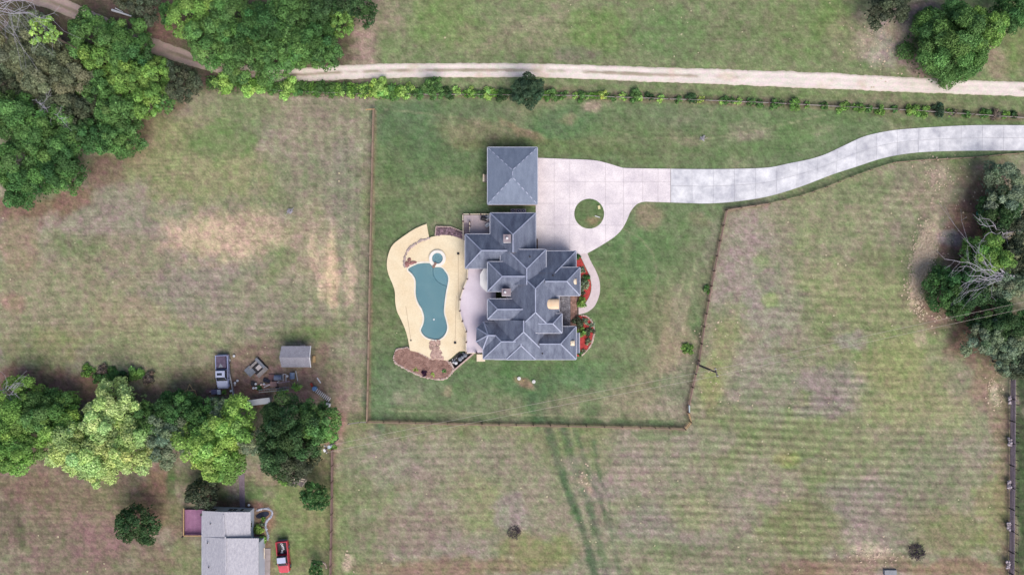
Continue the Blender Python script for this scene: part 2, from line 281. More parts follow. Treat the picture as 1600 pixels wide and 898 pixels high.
PATCH = [
 # cx, cy, rx, ry, deg, colour, strength : left field
 (60, 470, 160, 90, 0, (150, 148, 108), .6), (300, 250, 140, 70, 10, (150, 154, 104), .75), (350, 220, 60, 30, 0, (112, 140, 84), .6),
 (380, 180, 60, 40, 0, (120, 146, 88), .5), (330, 372, 85, 42, 4, (204, 172, 148), .9), (400, 362, 64, 32, 0, (196, 166, 144), .8), (270, 382, 20, 8, 0, (196, 160, 142), .8),
 (495, 380, 40, 90, 0, (184, 158, 136), .5), (520, 420, 14, 60, 0, (226, 188, 158), .75), (552, 430, 8, 60, 0, (222, 188, 162), .6), (490, 400, 8, 44, 0, (216, 184, 156), .6), (503, 445, 10, 30, 0, (226, 190, 164), .6), (480, 260, 60, 70, 20, (132, 138, 104), .5), (470, 200, 50, 60, 0, (160, 146, 126), .6), (540, 300, 30, 90, 0, (140, 138, 118), .5),
 (180, 400, 120, 40, 0, (150, 142, 112), .6), (110, 380, 50, 25, 0, (122, 136, 92), .6), (250, 540, 160, 60, 0, (152, 156, 108), .6), (60, 555, 70, 40, 0, (146, 146, 96), .5),
 (470, 520, 70, 14, 0, (120, 140, 84), .7), (400, 500, 60, 30, 0, (152, 142, 122), .6), (200, 490, 70, 22, 0, (164, 148, 120), .6), (20, 475, 30, 18, 0, (168, 134, 118), .8),
 (20, 330, 80, 16, -5, (136, 104, 90), .85), (110, 312, 40, 20, -25, (140, 106, 94), .85), (165, 262, 40, 26, -40, (130, 104, 92), .8), (210, 222, 34, 26, -50, (142, 116, 96), .75), (260, 172, 34, 20, -20, (130, 112, 92), .7),
 (240, 240, 50, 30, -40, (146, 142, 104), .5), (20, 380, 40, 40, 0, (160, 130, 112), .6),
 (60, 600, 110, 26, 6, (140, 104, 92), .9), (130, 610, 60, 18, 0, (162, 118, 106), .8), (230, 612, 60, 20, 0, (132, 106, 94), .8), (300, 590, 40, 16, 0, (140, 118, 98), .6), (330, 610, 60, 26, 0, (120, 96, 84), .6),
 (400, 580, 46, 46, 0, (150, 116, 108), .85), (480, 600, 60, 34, 0, (160, 122, 114), .9), (385, 610, 40, 20, 0, (150, 104, 98), .9), (540, 620, 34, 50, 0, (164, 138, 126), .7), (520, 670, 26, 40, 0, (164, 122, 114), .9), (440, 540, 70, 12, 0, (146, 130, 110), .5),
 (500, 556, 14, 26, 0, (146, 122, 106), .8), (555, 560, 16, 90, 0, (150, 140, 120), .5),
 # north field
 (570, 60, 26, 60, 12, (172, 146, 134), .8), (590, 15, 60, 22, 30, (160, 140, 124), .6), (700, 30, 60, 40, 0, (124, 152, 84), .6), (760, 60, 60, 30, 0, (146, 148, 108), .5), (860, 40, 70, 36, 0, (156, 152, 118), .55), (940, 50, 50, 40, 0, (116, 146, 78), .6), (1040, 50, 70, 40, 0, (112, 140, 86), .6), (1140, 60, 60, 40, 0, (120, 132, 90), .5), (900, 85, 40, 14, 0, (128, 122, 106), .6),
 (1240, 40, 60, 50, 0, (124, 144, 88), .5), (1300, 30, 30, 40, 0, (120, 146, 80), .6), (1380, 65, 44, 52, -10, (184, 168, 158), .8), (1410, 50, 18, 34, 0, (222, 190, 164), .8), (1440, 100, 40, 26, 30, (166, 140, 136), .8), (1435, 20, 40, 18, -10, (160, 130, 126), .8), (1330, 60, 40, 40, 30, (150, 144, 112), .6), (1550, 95, 26, 22, 40, (168, 144, 124), .7), (1590, 70, 26, 40, 0, (124, 138, 82), .6), (1480, 112, 50, 10, 0, (150, 120, 112), .7),
 (330, 125, 60, 12, 15, (110, 92, 84), .8), (250, 35, 50, 26, 35, (140, 104, 98), .9), (60, 25, 60, 18, 25, (104, 92, 72), .8), (180, 20, 50, 20, 25, (110, 92, 80), .7), (130, 10, 30, 10, 25, (110, 90, 76), .7),
 (460, 124, 90, 6, 0, (120, 112, 92), .8), (870, 136, 60, 6, 0, (128, 122, 92), .6), (1160, 146, 200, 7, 2, (118, 136, 84), .6), (1430, 160, 120, 8, 3, (142, 134, 104), .6), (1240, 125, 300, 20, 2, (130, 140, 92), .3),
 # lawn
 (640, 200, 60, 50, 0, (84, 118, 84), .6), (680, 250, 80, 60, 0, (84, 118, 74), .6), (700, 300, 70, 26, -8, (130, 136, 100), .6), (660, 320, 60, 26, 0, (110, 130, 92), .4), (740, 210, 60, 20, 15, (140, 132, 104), .6), (760, 180, 70, 14, 0, (104, 120, 92), .4), (880, 200, 60, 30, 0, (84, 122, 80), .7), (930, 170, 16, 10, 0, (168, 146, 134), .8), (890, 187, 16, 9, 0, (140, 140, 108), .8), (820, 210, 40, 10, 20, (158, 132, 110), .7), (840, 225, 120, 8, 0, (92, 110, 66), .5),
 (1175, 208, 38, 22, 0, (160, 142, 134), .8), (1080, 217, 20, 9, 0, (150, 136, 122), .8), (1280, 204, 24, 8, 0, (162, 152, 132), .8), (1000, 230, 160, 34, 0, (100, 122, 80), .5), (1250, 190, 130, 24, -4, (98, 128, 82), .6), (1060, 180, 60, 20, 0, (100, 120, 90), .4), (1200, 225, 90, 18, -15, (92, 128, 76), .5), (1480, 190, 160, 8, 2, (96, 122, 74), .6), (920, 240, 100, 8, 0, (96, 118, 74), .6),
 (620, 420, 30, 220, 0, (88, 112, 70), .35), (600, 610, 30, 60, 0, (84, 118, 82), .6), (640, 600, 60, 30, 0, (112, 132, 100), .6), (600, 500, 20, 60, 0, (112, 124, 88), .4), (760, 590, 80, 28, 0, (86, 122, 80), .6), (700, 635, 100, 20, 0, (112, 130, 96), .5), (623, 617, 13, 9, 0, (146, 150, 124), .6), (650, 622, 12, 10, 0, (146, 144, 120), .6), (700, 612, 9, 6, 0, (156, 140, 118), .7), (820, 600, 60, 20, 0, (84, 122, 78), .6),
 (844, 620, 14, 40, 0, (70, 108, 72), .8), (822, 595, 18, 8, 12, (146, 124, 104), .9), (860, 575, 110, 14, 0, (82, 118, 74), .7), (920, 590, 60, 20, 0, (86, 126, 84), .7), (880, 630, 40, 20, 0, (140, 134, 112), .6), (980, 620, 60, 40, 0, (150, 140, 118), .65), (1060, 600, 30, 50, 15, (140, 136, 120), .6), (1040, 645, 30, 18, 0, (154, 144, 128), .6), (1000, 590, 40, 20, 0, (124, 134, 98), .5),
 (980, 470, 70, 60, 0, (92, 124, 72), .5), (1030, 500, 50, 70, 20, (136, 136, 104), .55), (1050, 545, 26, 50, 25, (150, 138, 116), .7), (1060, 500, 24, 60, 15, (150, 138, 112), .6), (1075, 440, 20, 90, 12, (136, 136, 114), .6), (1000, 400, 60, 40, 0, (90, 126, 80), .5), (1018, 340, 24, 24, 30, (146, 132, 110), .7), (1090, 345, 20, 10, 0, (140, 132, 106), .5), (1060, 400, 50, 60, 0, (96, 124, 80), .4), (960, 540, 50, 60, 10, (104, 128, 86), .5), (985, 395, 8, 26, 20, (126, 140, 100), .5), (1110, 375, 12, 40, 10, (130, 132, 112), .6),
 (960, 345, 12, 8, 0, (120, 136, 96), .5), (950, 225, 60, 6, 0, (120, 136, 96), .5),
 # right field
 (1180, 360, 44, 50, 10, (168, 148, 140), .7), (1160, 460, 44, 60, 10, (164, 146, 140), .6), (1210, 470, 50, 70, 10, (160, 148, 138), .55), (1205, 470, 16, 13, 0, (156, 172, 110), .8), (1196, 410, 14, 16, 0, (148, 160, 110), .5), (1300, 330, 110, 50, -10, (150, 154, 112), .6), (1340, 300, 60, 20, -15, (128, 142, 98), .6), (1280, 430, 60, 30, 0, (160, 160, 116), .5), (1350, 470, 90, 40, 0, (158, 158, 114), .5),
 (1130, 560, 26, 80, 12, (152, 156, 104), .7), (1110, 620, 20, 40, 12, (154, 158, 102), .7), (1160, 580, 30, 60, 12, (164, 154, 132), .6), (1200, 600, 60, 60, 0, (152, 146, 132), .5), (1300, 600, 56, 34, 0, (150, 134, 130), .7), (1330, 530, 30, 12, 0, (156, 144, 138), .7), (1400, 570, 60, 50, 0, (156, 160, 104), .65), (1430, 640, 90, 50, 0, (160, 160, 112), .6), (1290, 640, 50, 16, 0, (148, 134, 130), .6), (1400, 700, 120, 30, 0, (150, 148, 112), .4),
 (1460, 300, 40, 40, 0, (164, 146, 124), .6), (1530, 280, 60, 26, 0, (152, 128, 108), .7), (1520, 340, 34, 60, 15, (136, 98, 90), .9), (1490, 390, 34, 30, 35, (146, 104, 100), .8), (1465, 270, 16, 26, 0, (182, 158, 142), .7), (1448, 398, 18, 52, 18, (218, 190, 166), .9), (1434, 455, 12, 30, 8, (224, 196, 170), .9), (1490, 375, 20, 12, 0, (180, 172, 172), .6), (1470, 485, 40, 30, 20, (158, 128, 114), .8), (1530, 490, 60, 28, 10, (132, 92, 90), .95), (1510, 530, 34, 34, 20, (128, 98, 90), .85), (1540, 590, 26, 50, 0, (150, 122, 106), .8), (1560, 640, 16, 60, 0, (154, 132, 112), .7), (1553, 612, 9, 20, 0, (220, 196, 176), .7), (1437, 530, 10, 16, 0, (190, 166, 146), .6), (1570, 760, 16, 150, 0, (144, 120, 100), .6), (1596, 760, 12, 200, 0, (74, 92, 58), .9), (1600, 560, 16, 80, 0, (60, 78, 52), .8),
 (1100, 690, 60, 20, 0, (158, 148, 132), .5), (1020, 680, 44, 10, 0, (118, 136, 92), .6), (1235, 718, 26, 14, 20, (156, 158, 96), .7), (1390, 720, 20, 40, 0, (166, 156, 128), .5), (1340, 790, 80, 40, 0, (136, 126, 118), .4), (1250, 830, 70, 50, 0, (128, 138, 84), .6), (1440, 800, 70, 60, 0, (140, 132, 108), .5), (1490, 830, 60, 40, 0, (136, 140, 88), .5), (1545, 800, 26, 60, 0, (146, 146, 92), .5), (1350, 884, 140, 16, 0, (150, 122, 104), .7), (1360, 865, 34, 16, 20, (206, 182, 160), .65), (1250, 888, 60, 13, 0, (148, 118, 98), .7), (1500, 885, 90, 18, 0, (148, 116, 96), .7), (1440, 730, 60, 60, 0, (128, 140, 100), .5),
 # lower field
 (600, 720, 80, 40, 0, (158, 146, 134), .6), (720, 720, 90, 40, 0, (152, 144, 122), .5), (760, 790, 60, 50, 0, (150, 156, 104), .6), (690, 780, 60, 40, 0, (146, 140, 114), .5), (640, 830, 70, 40, 0, (150, 132, 116), .6), (560, 800, 30, 100, 0, (130, 136, 100), .5), (700, 888, 130, 16, 0, (150, 122, 102), .8), (800, 800, 26, 40, 0, (156, 140, 136), .75), (840, 860, 60, 30, 0, (140, 140, 86), .6), (940, 760, 40, 26, 0, (148, 134, 128), .6), (1010, 820, 60, 36, 0, (146, 134, 128), .55), (980, 740, 50, 20, 0, (170, 146, 134), .4), (1080, 760, 60, 30, 0, (134, 138, 104), .4), (1150, 870, 100, 26, 0, (134, 124, 104), .5), (543, 880, 8, 16, 0, (206, 176, 160), .7), (1060, 860, 60, 20, 0, (110, 130, 84), .4), (1080, 800, 40, 30, 0, (150, 152, 108), .5),
 (911, 750, 9, 10, 0, (200, 166, 142), .7), (916, 764, 7, 8, 0, (206, 172, 148), .7),
 # neighbour garden, bottom left
 (130, 800, 190, 130, 0, (138, 116, 104), .9), (180, 780, 60, 40, 0, (128, 122, 88), .5), (100, 780, 60, 34, 0, (140, 122, 100), .5), (240, 780, 34, 60, 10, (152, 110, 96), .7), (150, 840, 50, 40, 0, (148, 110, 110), .6), (40, 760, 60, 30, 0, (130, 104, 90), .6), (270, 760, 10, 34, 0, (92, 120, 70), .8), (30, 830, 8, 30, -6, (96, 104, 72), .7), (290, 880, 40, 40, 0, (138, 144, 98), .8), (240, 880, 40, 30, 0, (134, 122, 96), .6), (262, 800, 24, 40, 0, (132, 120, 92), .6), (90, 860, 60, 30, 0, (136, 118, 104), .5), (0, 830, 30, 60, 0, (112, 104, 84), .5),
 (460, 820, 60, 110, 0, (132, 142, 92), .95), (500, 800, 20, 90, 0, (140, 142, 96), .6), (400, 770, 22, 26, 0, (110, 134, 80), .8), (420, 740, 40, 16, -10, (150, 134, 110), .8), (480, 730, 34, 20, 0, (128, 122, 86), .7), (345, 780, 34, 12, 0, (130, 90, 84), .9), (352, 770, 16, 12, 0, (104, 118, 70), .6), (412, 830, 16, 46, 0, (150, 106, 96), .9), (400, 790, 24, 8, 0, (132, 92, 88), .85), (322, 745, 46, 20, 0, (112, 118, 82), .7), (465, 748, 24, 10, 20, (140, 114, 120), .7), (445, 840, 24, 20, 0, (122, 140, 92), .5), (412, 880, 12, 30, 0, (160, 128, 110), .8)]
TRK = [([(842, 575), (845, 610), (852, 655), (857, 668)], 6), ([(858, 600), (868, 640), (880, 668)], 5), ([(857, 668), (868, 710), (880, 745), (890, 775), (908, 825), (922, 870), (930, 900)], 6.5), ([(880, 668), (892, 705), (905, 745), (918, 785), (935, 845), (948, 900)], 7), ([(898, 668), (908, 700), (922, 745), (940, 790), (950, 820)], 4), ([(928, 690), (934, 730), (948, 780), (962, 860), (968, 900)], 3)]
ARC = [([(600, 171), (650, 176), (710, 183), (760, 196), (800, 208)], 1.5), ([(940, 200), (1000, 215), (1100, 218), (1200, 200), (1290, 180)], 1.5), ([(970, 355), (1000, 372), (1020, 395), (1028, 430), (1020, 480)], 1.8), ([(600, 640), (740, 645), (900, 650), (1050, 655)], 2), ([(1085, 420), (1066, 520), (1050, 600)], 2.5), ([(1068, 430), (1050, 520), (1030, 600)], 2.5), ([(200, 480), (230, 497), (262, 498), (300, 490), (360, 470), (420, 455)], 2.5), ([(520, 180), (515, 300), (505, 420)], 4), ([(455, 180), (470, 300)], 3)]
def ground_colour(X, Y):
    wx = X + 26 * fbm(X, Y, 60, 1) + 10 * fbm(X, Y, 14, 2); wy = Y + 26 * fbm(X, Y, 60, 4) + 10 * fbm(X, Y, 14, 5)
    n = X.shape; col = np.empty(n + (3,)); col[:] = (150, 145, 118)
    def blend(m, c):
        col[:] = col * (1 - m[..., None]) + np.array(c, float) * m[..., None]
    big = fbm(X, Y, 170, 0) - .03; med = fbm(X * .8, Y * 1.3, 55, 3); blend(sstep(-.05, .25, big + med * .7), (136, 144, 100)); blend(sstep(.02, .3, -big + med) * .7, (156, 142, 130))
    nf = sstep(8, -8, Y - np.interp(X, [p[0] for p in F_N], [p[1] for p in F_N])); nfm = nf * sstep(560, 600, X) ; blend(nfm * .85, (128, 142, 96))
    blend(nf * sstep(600, 540, X), (116, 104, 86))
    lawn = inpoly(X + 3 * fbm(X, Y, 12, 2), Y + 3 * fbm(X, Y, 12, 5), LAWN).astype(float)
    lc = np.empty(n + (3,)); lc[:] = (104, 128, 88); t = sstep(-.05, .3, fbm(X, Y, 90, 5))[..., None]; lc = lc * (1 - t * .6) + np.array((88, 118, 78)) * t * .6
    t = sstep(0, .3, fbm(X, Y, 50, 6))[..., None]; lc = lc * (1 - t * .6) + np.array((138, 138, 110)) * t * .6
    col[:] = col * (1 - lawn[..., None]) + lc * lawn[..., None]
    pn = fbm(X, Y, 22, 6) * .9 + fbm(X, Y, 7, 2) * .5
    for cx, cy, rx, ry, dg, c, s in PATCH:
        a = math.radians(dg); dx = wx - cx; dy = wy - cy
        u = (dx * math.cos(a) + dy * math.sin(a)) / rx; v = (-dx * math.sin(a) + dy * math.cos(a)) / ry
        m = sstep(1.3, .55, np.sqrt(u * u + v * v) + pn); blend(m * s, c)
    # mown swaths
    sw = Y + 4 * np.sin(X / 130.0) - .02 * X + 7 * fbm(X, Y, 110, 2) ; st = np.sin(sw * 2 * math.pi / 12.5) * (0.65 + .9 * fbm(X, Y, 46, 7))
    rg = sstep(850, 1000, X) * sstep(540, 640, Y) * (1 - .55 * sstep(1330, 1450, X)) + .55 * sstep(560, 640, X) * sstep(670, 700, Y) * sstep(900, 800, X) + .45 * sstep(1140, 1200, X) * sstep(240, 300, Y) + .5 * (X < 570) * sstep(400, 460, Y) * sstep(600, 540, Y) + .5 * (X < 270) * sstep(740, 770, Y) + .16
    rg = np.where(lawn > .5, .12, rg)
    rg = rg * (.6 + .9 * sstep(-.25, .25, fbm(X * .5, Y * 1.2, 70, 6))) * (.7 + .6 * sstep(-.1, .2, fbm(X, Y, 30, 1))); st = st * 1.0
    col *= (1 + .085 * rg * st)[..., None]; col += (rg * st * 2)[..., None] * np.array((1, .5, .9))
    sv = np.sin((X + 14 * fbm(X, Y, 90, 1)) * 2 * math.pi / 16) * sstep(440, 470, X) * sstep(575, 560, X); sv2 = np.sin((X * .9 - Y * .25) * 2 * math.pi / 15) * ((X > 960) & (Y > 330) & (Y < 660) & (lawn > .5))
    col *= (1 + .03 * sv + .022 * sv2)[..., None]
    for pts, wd in TRK:
        m = sstep(wd * 1.6, wd * .2, pdist(wx * .35 + X * .65, wy * .35 + Y * .65, pts) + 7 * fbm(X, Y, 9, 3)); blend(m * .62 * (.55 + .9 * sstep(-.2, .2, fbm(X, Y, 40, 6))), (88, 110, 78))
    for pts, wd in ARC:
        m = sstep(wd * 1.5, 0, pdist(X, Y, pts) + 3 * fbm(X, Y, 12, 3)); blend(m * .4, (164, 158, 128))
    for pts in (F_W, F_S, F_E[:11], [(520, 690), (518, 960)]):
        m = sstep(5, 1.5, pdist(X, Y, pts) + 4 * fbm(X, Y, 10, 3)); blend(m * .6, (142, 118, 100))
    m = sstep(10, 3, pdist(X, Y + 2, F_N[:]) + 8 * fbm(X, Y, 16, 3)); blend(m * .6, (120, 104, 88))
    col += (1 - lawn)[..., None] * np.array((2, -2, 7)) + lawn[..., None] * np.array((0, -4, 3))
    gm = col.mean(-1, keepdims=True); col = gm + (col - gm) * .88; red = np.clip(col[..., 0] - col[..., 1], 0, 99); col[..., 1] += .2 * red; col += (1 - lawn)[..., None] * np.array((-6, -4, -9)) + lawn[..., None] * np.array((9, 6, 0))
    sp = (rs.rand(*n) - .5) * .16 + .36 * fbm(X, Y, 6, 1, 3) + .12 * fbm(X, Y, 16, 5, 3); col *= (1 + sp)[..., None]
    mot = fbm(X, Y, 9, 4, 3); col += mot[..., None] * np.array((22, -10, 20)) * (1 - .4 * lawn[..., None])
    far = np.maximum(np.maximum(sstep(-90, -180, X), sstep(1690, 1780, X)), np.maximum(sstep(-70, -140, Y), sstep(970, 1040, Y)))
    blend(far, (134, 136, 104)); lawn = lawn * (1 - far)
    return np.clip(col, 4, 250), lawn
def build_ground():
    dn = np.arange(-190, 1791, 3.0); dm = np.arange(-150, 1051, 3.0)
    ex = np.array([-30000, -9000, -3000, -1200, -600, -350.]); xs = np.concatenate([ex, dn, 1600 - ex[::-1]]); ys = np.concatenate([ex, dm, 900 - ex[::-1]])
    X, Y = np.meshgrid(xs, ys); col, lawn = ground_colour(X, Y)
    c = col / 255.; L = np.where(c <= .04045, c / 12.92, ((c + .055) / 1.055) ** 2.4) / LUM
    ny, nx = X.shape; idx = np.arange(nx * ny).reshape(ny, nx)
    q = np.stack([idx[:-1, :-1], idx[1:, :-1], idx[1:, 1:], idx[:-1, 1:]], -1).reshape(-1, 4)
    cx = (X[:-1, :-1] + X[1:, 1:]) / 2; cy = (Y[:-1, :-1] + Y[1:, 1:]) / 2; ins = inpoly(cx, cy, LAWN).reshape(-1)
    vx = (X - 800).ravel() / PPM; vy = (449 - Y).ravel() / PPM; vz = (fbm(X, Y, 40, 2) * .05).ravel(); vz[(np.abs(vx) > 130) | (np.abs(vy) > 90)] = 0
    for name, sel in (("field_ground", ~ins), ("lawn", ins)):
        f = q[sel]; u, inv = np.unique(f, return_inverse=True); f = inv.reshape(-1, 4)
        grid_object(name, np.stack([vx[u], vy[u], vz[u]], -1), f, L.reshape(-1, 3)[u], GRASS)
def grid_object(name, v, f, c, m, parent=None, kind="structure"):
    me = bpy.data.meshes.new(name); me.vertices.add(len(v)); me.vertices.foreach_set('co', v.astype('f').ravel())
    k = f.shape[1]; me.loops.add(f.size); me.loops.foreach_set('vertex_index', f.astype('i').ravel()); me.polygons.add(len(f))
    me.polygons.foreach_set('loop_start', np.arange(0, f.size, k, dtype='i')); me.polygons.foreach_set('loop_total', np.full(len(f), k, 'i'))
    a = me.color_attributes.new("Col", 'FLOAT_COLOR', 'POINT'); a.data.foreach_set('color', np.concatenate([c, np.ones((len(c), 1))], 1).astype('f').ravel())
    me.materials.append(m); me.update(calc_edges=True); o = put(name, me, parent)
    if kind: o['kind'] = kind
    return o
build_ground()

# ---------------------------------------------------------------- paths, road, drive
def cr(pts, step=1.0, closed=False):            # Catmull-Rom through tuples
    out = []; n = len(pts); rng = n if closed else n - 1
    for i in range(rng):
        g = lambda k: pts[k % n] if closed else pts[max(0, min(n - 1, k))]
        p0, p1, p2, p3 = g(i - 1), g(i), g(i + 1), g(i + 2); d = math.dist(p1[:2], p2[:2]); m = max(1, int(d / step))
        for j in range(m):
            t = j / m; out.append(tuple(.5 * (2 * b + (c - a) * t + (2 * a - 5 * b + 4 * c - d_) * t * t + (3 * b - a - 3 * c + d_) * t ** 3) for a, b, c, d_ in zip(p0, p1, p2, p3)))
    if not closed: out.append(tuple(pts[-1]))
    return out
def pw(pts, z=0): return [tuple(P(a, b, z)[:2]) for a, b in pts]
def structure(mb, name, m): o = mb.build(name, m); o['kind'] = 'structure'; return o
def gravel_road():
    cl = [(-80, -62, 26), (10, -22, 26), (82, 4, 25), (121, 20, 24), (180, 47, 24), (237, 71, 25), (300, 93, 22), (356, 108, 21), (420, 117, 22), (470, 117, 23), (520, 114, 24), (600, 111, 24), (700, 110, 23.5), (800, 110, 23), (900, 112, 23), (1000, 116, 24), (1100, 119.5, 25), (1200, 123, 26), (1300, 127, 26), (1400, 131.5, 25), (1500, 136, 24), (1600, 140, 24.5), (1800, 148, 25)]
    pt = np.array(cr(cl, 4)); n = len(pt); d = np.gradient(pt[:, :2], axis=0); d /= np.linalg.norm(d, axis=1)[:, None]; nr = np.stack([-d[:, 1], d[:, 0]], 1)
    K = 13; us = np.linspace(-1, 1, K); s = np.arange(n)
    el = 1 + .14 * fbm(s * 4., s * 0., 18, 1) + .1 * (rs.rand(n) - .5); er = 1 + .14 * fbm(s * 4., s * 0. + 50, 18, 2) + .1 * (rs.rand(n) - .5)
    off = np.where(us[None, :] < 0, us[None, :] * el[:, None], us[None, :] * er[:, None]) * pt[:, 2:3] / 2
    X = pt[:, 0:1] + nr[:, 0:1] * off; Y = pt[:, 1:2] + nr[:, 1:2] * off; col = np.empty(X.shape + (3,)); A = np.array
    t = sstep(560, 240, X)[..., None]; col[:] = A((235, 222, 216)) * (1 - t) + A((190, 166, 158)) * t  # gravel darkens towards the west: shade painted into its colour
    t = (sstep(.3, .06, np.abs(us)[None, :] + .25 * fbm(X, Y, 14, 3)) * sstep(-.12, .1, fbm(X, Y, 50, 5) + .12 * (X < 1000) - .1 * (X > 1100) - .14 * (X > 1200)))[..., None]
    col = col * (1 - t * .7) + A((138, 126, 104)) * t * .7
    t = (sstep(.1, .3, fbm(X, Y, 30, 6)) * .5)[..., None]; col = col * (1 - t) + A((214, 190, 170)) * t
    t = (sstep(.72, 1.02, np.abs(us))[None, :] * .6 * np.ones_like(X))[..., None]; col = col * (1 - t) + A((158, 150, 126)) * t
    col *= (1 + .12 * fbm(X * .5, Y, 7, 2))[..., None]; c = np.clip(col / 255, .01, 1); L = ((c + .055) / 1.055) ** 2.4 / LUM
    v = np.stack([(X - 800) / PPM, (449 - Y) / PPM, .035 + .03 * (np.abs(us)[None, :] > -.1) * np.cos(us * 9)[None, :] * .5 * np.ones_like(X)], -1); v[:, 0, 2] = v[:, -1, 2] = -.02
    idx = np.arange(n * K).reshape(n, K); f = np.stack([idx[:-1, :-1], idx[1:, :-1], idx[1:, 1:], idx[:-1, 1:]], -1).reshape(-1, 4)
    m = attr_mat("gravel", .1, grass=True); grid_object("gravel_road", v.reshape(-1, 3), f, L.reshape(-1, 3), m)
gravel_road()
NE = [(1048, 264), (1100, 264.5), (1150, 264), (1200, 262), (1235, 255), (1265, 249), (1290, 241), (1320, 227), (1350, 213.5), (1385, 205.5), (1415, 202), (1475, 198), (1526, 196), (1600, 196), (1700, 196)]
SE = [(1048, 316.5), (1080, 317.5), (1105, 318), (1150, 315), (1200, 307), (1250, 292), (1300, 273), (1340, 260), (1370, 250), (1400, 243), (1440, 238), (1500, 236), (1600, 235.5), (1700, 235.5)]
drive = structure(MB().prism(pw([(a, b + .5) for a, b in cr(NE, 10)] + [(a, b - .5) for a, b in cr(SE, 10)[::-1]]), -.05, .055), "driveway", mat("joint_dark", (196, 194, 202)))
def at_len(pts, m):                             # resample polyline to m+1 stations
    ln = [0]; 
    for a, b in zip(pts[:-1], pts[1:]): ln.append(ln[-1] + math.dist(a, b))
    out = []
    for i in range(m + 1):
        s = ln[-1] * i / m; out.append((float(np.interp(s, ln, [p[0] for p in pts])), float(np.interp(s, ln, [p[1] for p in pts]))))
    return out
NS = 20; SUB = 4
nn = at_len(cr(NE, 3), NS * SUB); ss = at_len(cr(SE, 3), NS * SUB)
for i in range(NS):
    for h in (0, 1):
        g = .28; up = []; lo = []
        for j in range(SUB + 1):
            a = Vector(nn[i * SUB + j]); b = Vector(ss[i * SUB + j]); t0, t1 = (0, .495) if h == 0 else (.505, 1)
            d = Vector(nn[min(i * SUB + j + 1, NS * SUB)]) - Vector(nn[max(0, i * SUB + j - 1)]); d.normalize(); sh = g * .5 * (1 if j == 0 else -1 if j == SUB else 0)
            up.append(a.lerp(b, t0) + d * sh); lo.append(a.lerp(b, t1) + d * sh)
        mb = MB().prism(pw([tuple(p) for p in up] + [tuple(p) for p in lo[::-1]]), .06, .1); put("slab", W(mb, drive).mesh("slab", CONC), drive)
def clip(poly, ax, v, keep_gt):
    out = []
    for i in range(len(poly)):
        a, b = poly[i], poly[(i + 1) % len(poly)]; ia = (a[ax] > v) == keep_gt; ib = (b[ax] > v) == keep_gt
        if ia: out.append(a)
        if ia != ib:
            t = (v - a[ax]) / (b[ax] - a[ax]); out.append((a[0] + (b[0] - a[0]) * t, a[1] + (b[1] - a[1]) * t))
    return out
COURT = [(836, 247)] + cr([(841, 247), (880, 248.5), (926, 250.5), (948, 255), (968, 261), (982, 263), (1047.5, 264)], 4) + cr([(1047.5, 316.5), (1020, 315.5), (1005, 315.5), (994, 320), (985, 331), (979, 345), (971, 359), (960, 370), (945, 380), (930, 389), (918, 395.5)], 3) + [(905, 397), (870, 397), (838, 392), (837, 322)]
court = structure(MB().prism(pw([(920 + (a - 920) * .998, 320 + (b - 320) * .998) for a, b in COURT]), -.05, .055), "parking_court", mat("joint_pink", (206, 196, 200)))
gx = [830, 866, 890, 914, 946, 974, 1004, 1028, 1049]; gy = [240, 284, 318, 352, 400]
for i in range(len(gx) - 1):
    for j in range(len(gy) - 1):
        p = clip(clip(clip(clip(COURT, 0, gx[i] + .15, True), 0, gx[i + 1] - .15, False), 1, gy[j] + .15, True), 1, gy[j + 1] - .15, False)
        if len(p) > 2: put("slab", W(MB().prism(pw(p), .06, .1), court).mesh("slab", AGG), court)
circ = [(920.5 + 23.3 * math.cos(t * math.pi / 24), 334 + 23.3 * math.sin(t * math.pi / 24)) for t in range(48)]
def turf(name, poly, z, step=1.5, base=(108, 124, 86)):
    """a small turf sheet carrying ground colours"""
    xs = [p[0] for p in poly]; ys = [p[1] for p in poly]; cx, cy = sum(xs) / len(xs), sum(ys) / len(ys); rings = 10; n = len(poly); V = [(cx, cy)]
    for r in range(1, rings + 1): V += [(cx + (x - cx) * r / rings, cy + (y - cy) * r / rings) for x, y in poly]
    V = np.array(V); X, Y = V[:, 0], V[:, 1]; col = np.empty((len(V), 3)); col[:] = base
    for m, c in ((sstep(-.1, .2, fbm(X, Y, 12, 2)) * .4, (84, 116, 70)), (sstep(1.2, .3, np.hypot((X - 926) / 16, (Y - 346) / 9) + fbm(X, Y, 6, 3)) * .75, (150, 132, 104))): col = col * (1 - m[:, None]) + np.array(c) * m[:, None]
    col *= (1 + .35 * fbm(X, Y, 4, 3))[:, None]; c = col / 255; L = ((c + .055) / 1.055) ** 2.4 / LUM
    F = [(0, 1 + (i + 1) % n, 1 + i, 1 + i) for i in range(n)]
    for r in range(rings - 1):
        for i in range(n): a = 1 + r * n; F.append((a + i, a + (i + 1) % n, a + n + (i + 1) % n, a + n + i))
    k = len(V); v3 = np.stack([(X - 800) / PPM, (449 - Y) / PPM, np.full(k, z) + .05 * (1 - np.hypot(X - cx, Y - cy) / 24)], -1)
    me = bpy.data.meshes.new(name); me.from_pydata([tuple(q) for q in v3], [], [f[:3] if f[2] == f[3] else f for f in F])
    a = me.color_attributes.new("Col", 'FLOAT_COLOR', 'POINT'); a.data.foreach_set('color', np.concatenate([L, np.ones((k, 1))], 1).astype('f').ravel()); me.materials.append(GRASS)
    o = put(name, me); o['kind'] = 'structure'; return o
turf("grass_island", circ, .115)
wo = cr([(917, 394), (923, 408), (930, 421), (936, 436), (937.5, 450), (936, 462), (929, 478), (918, 487), (906, 491), (901, 491.5)], 3)
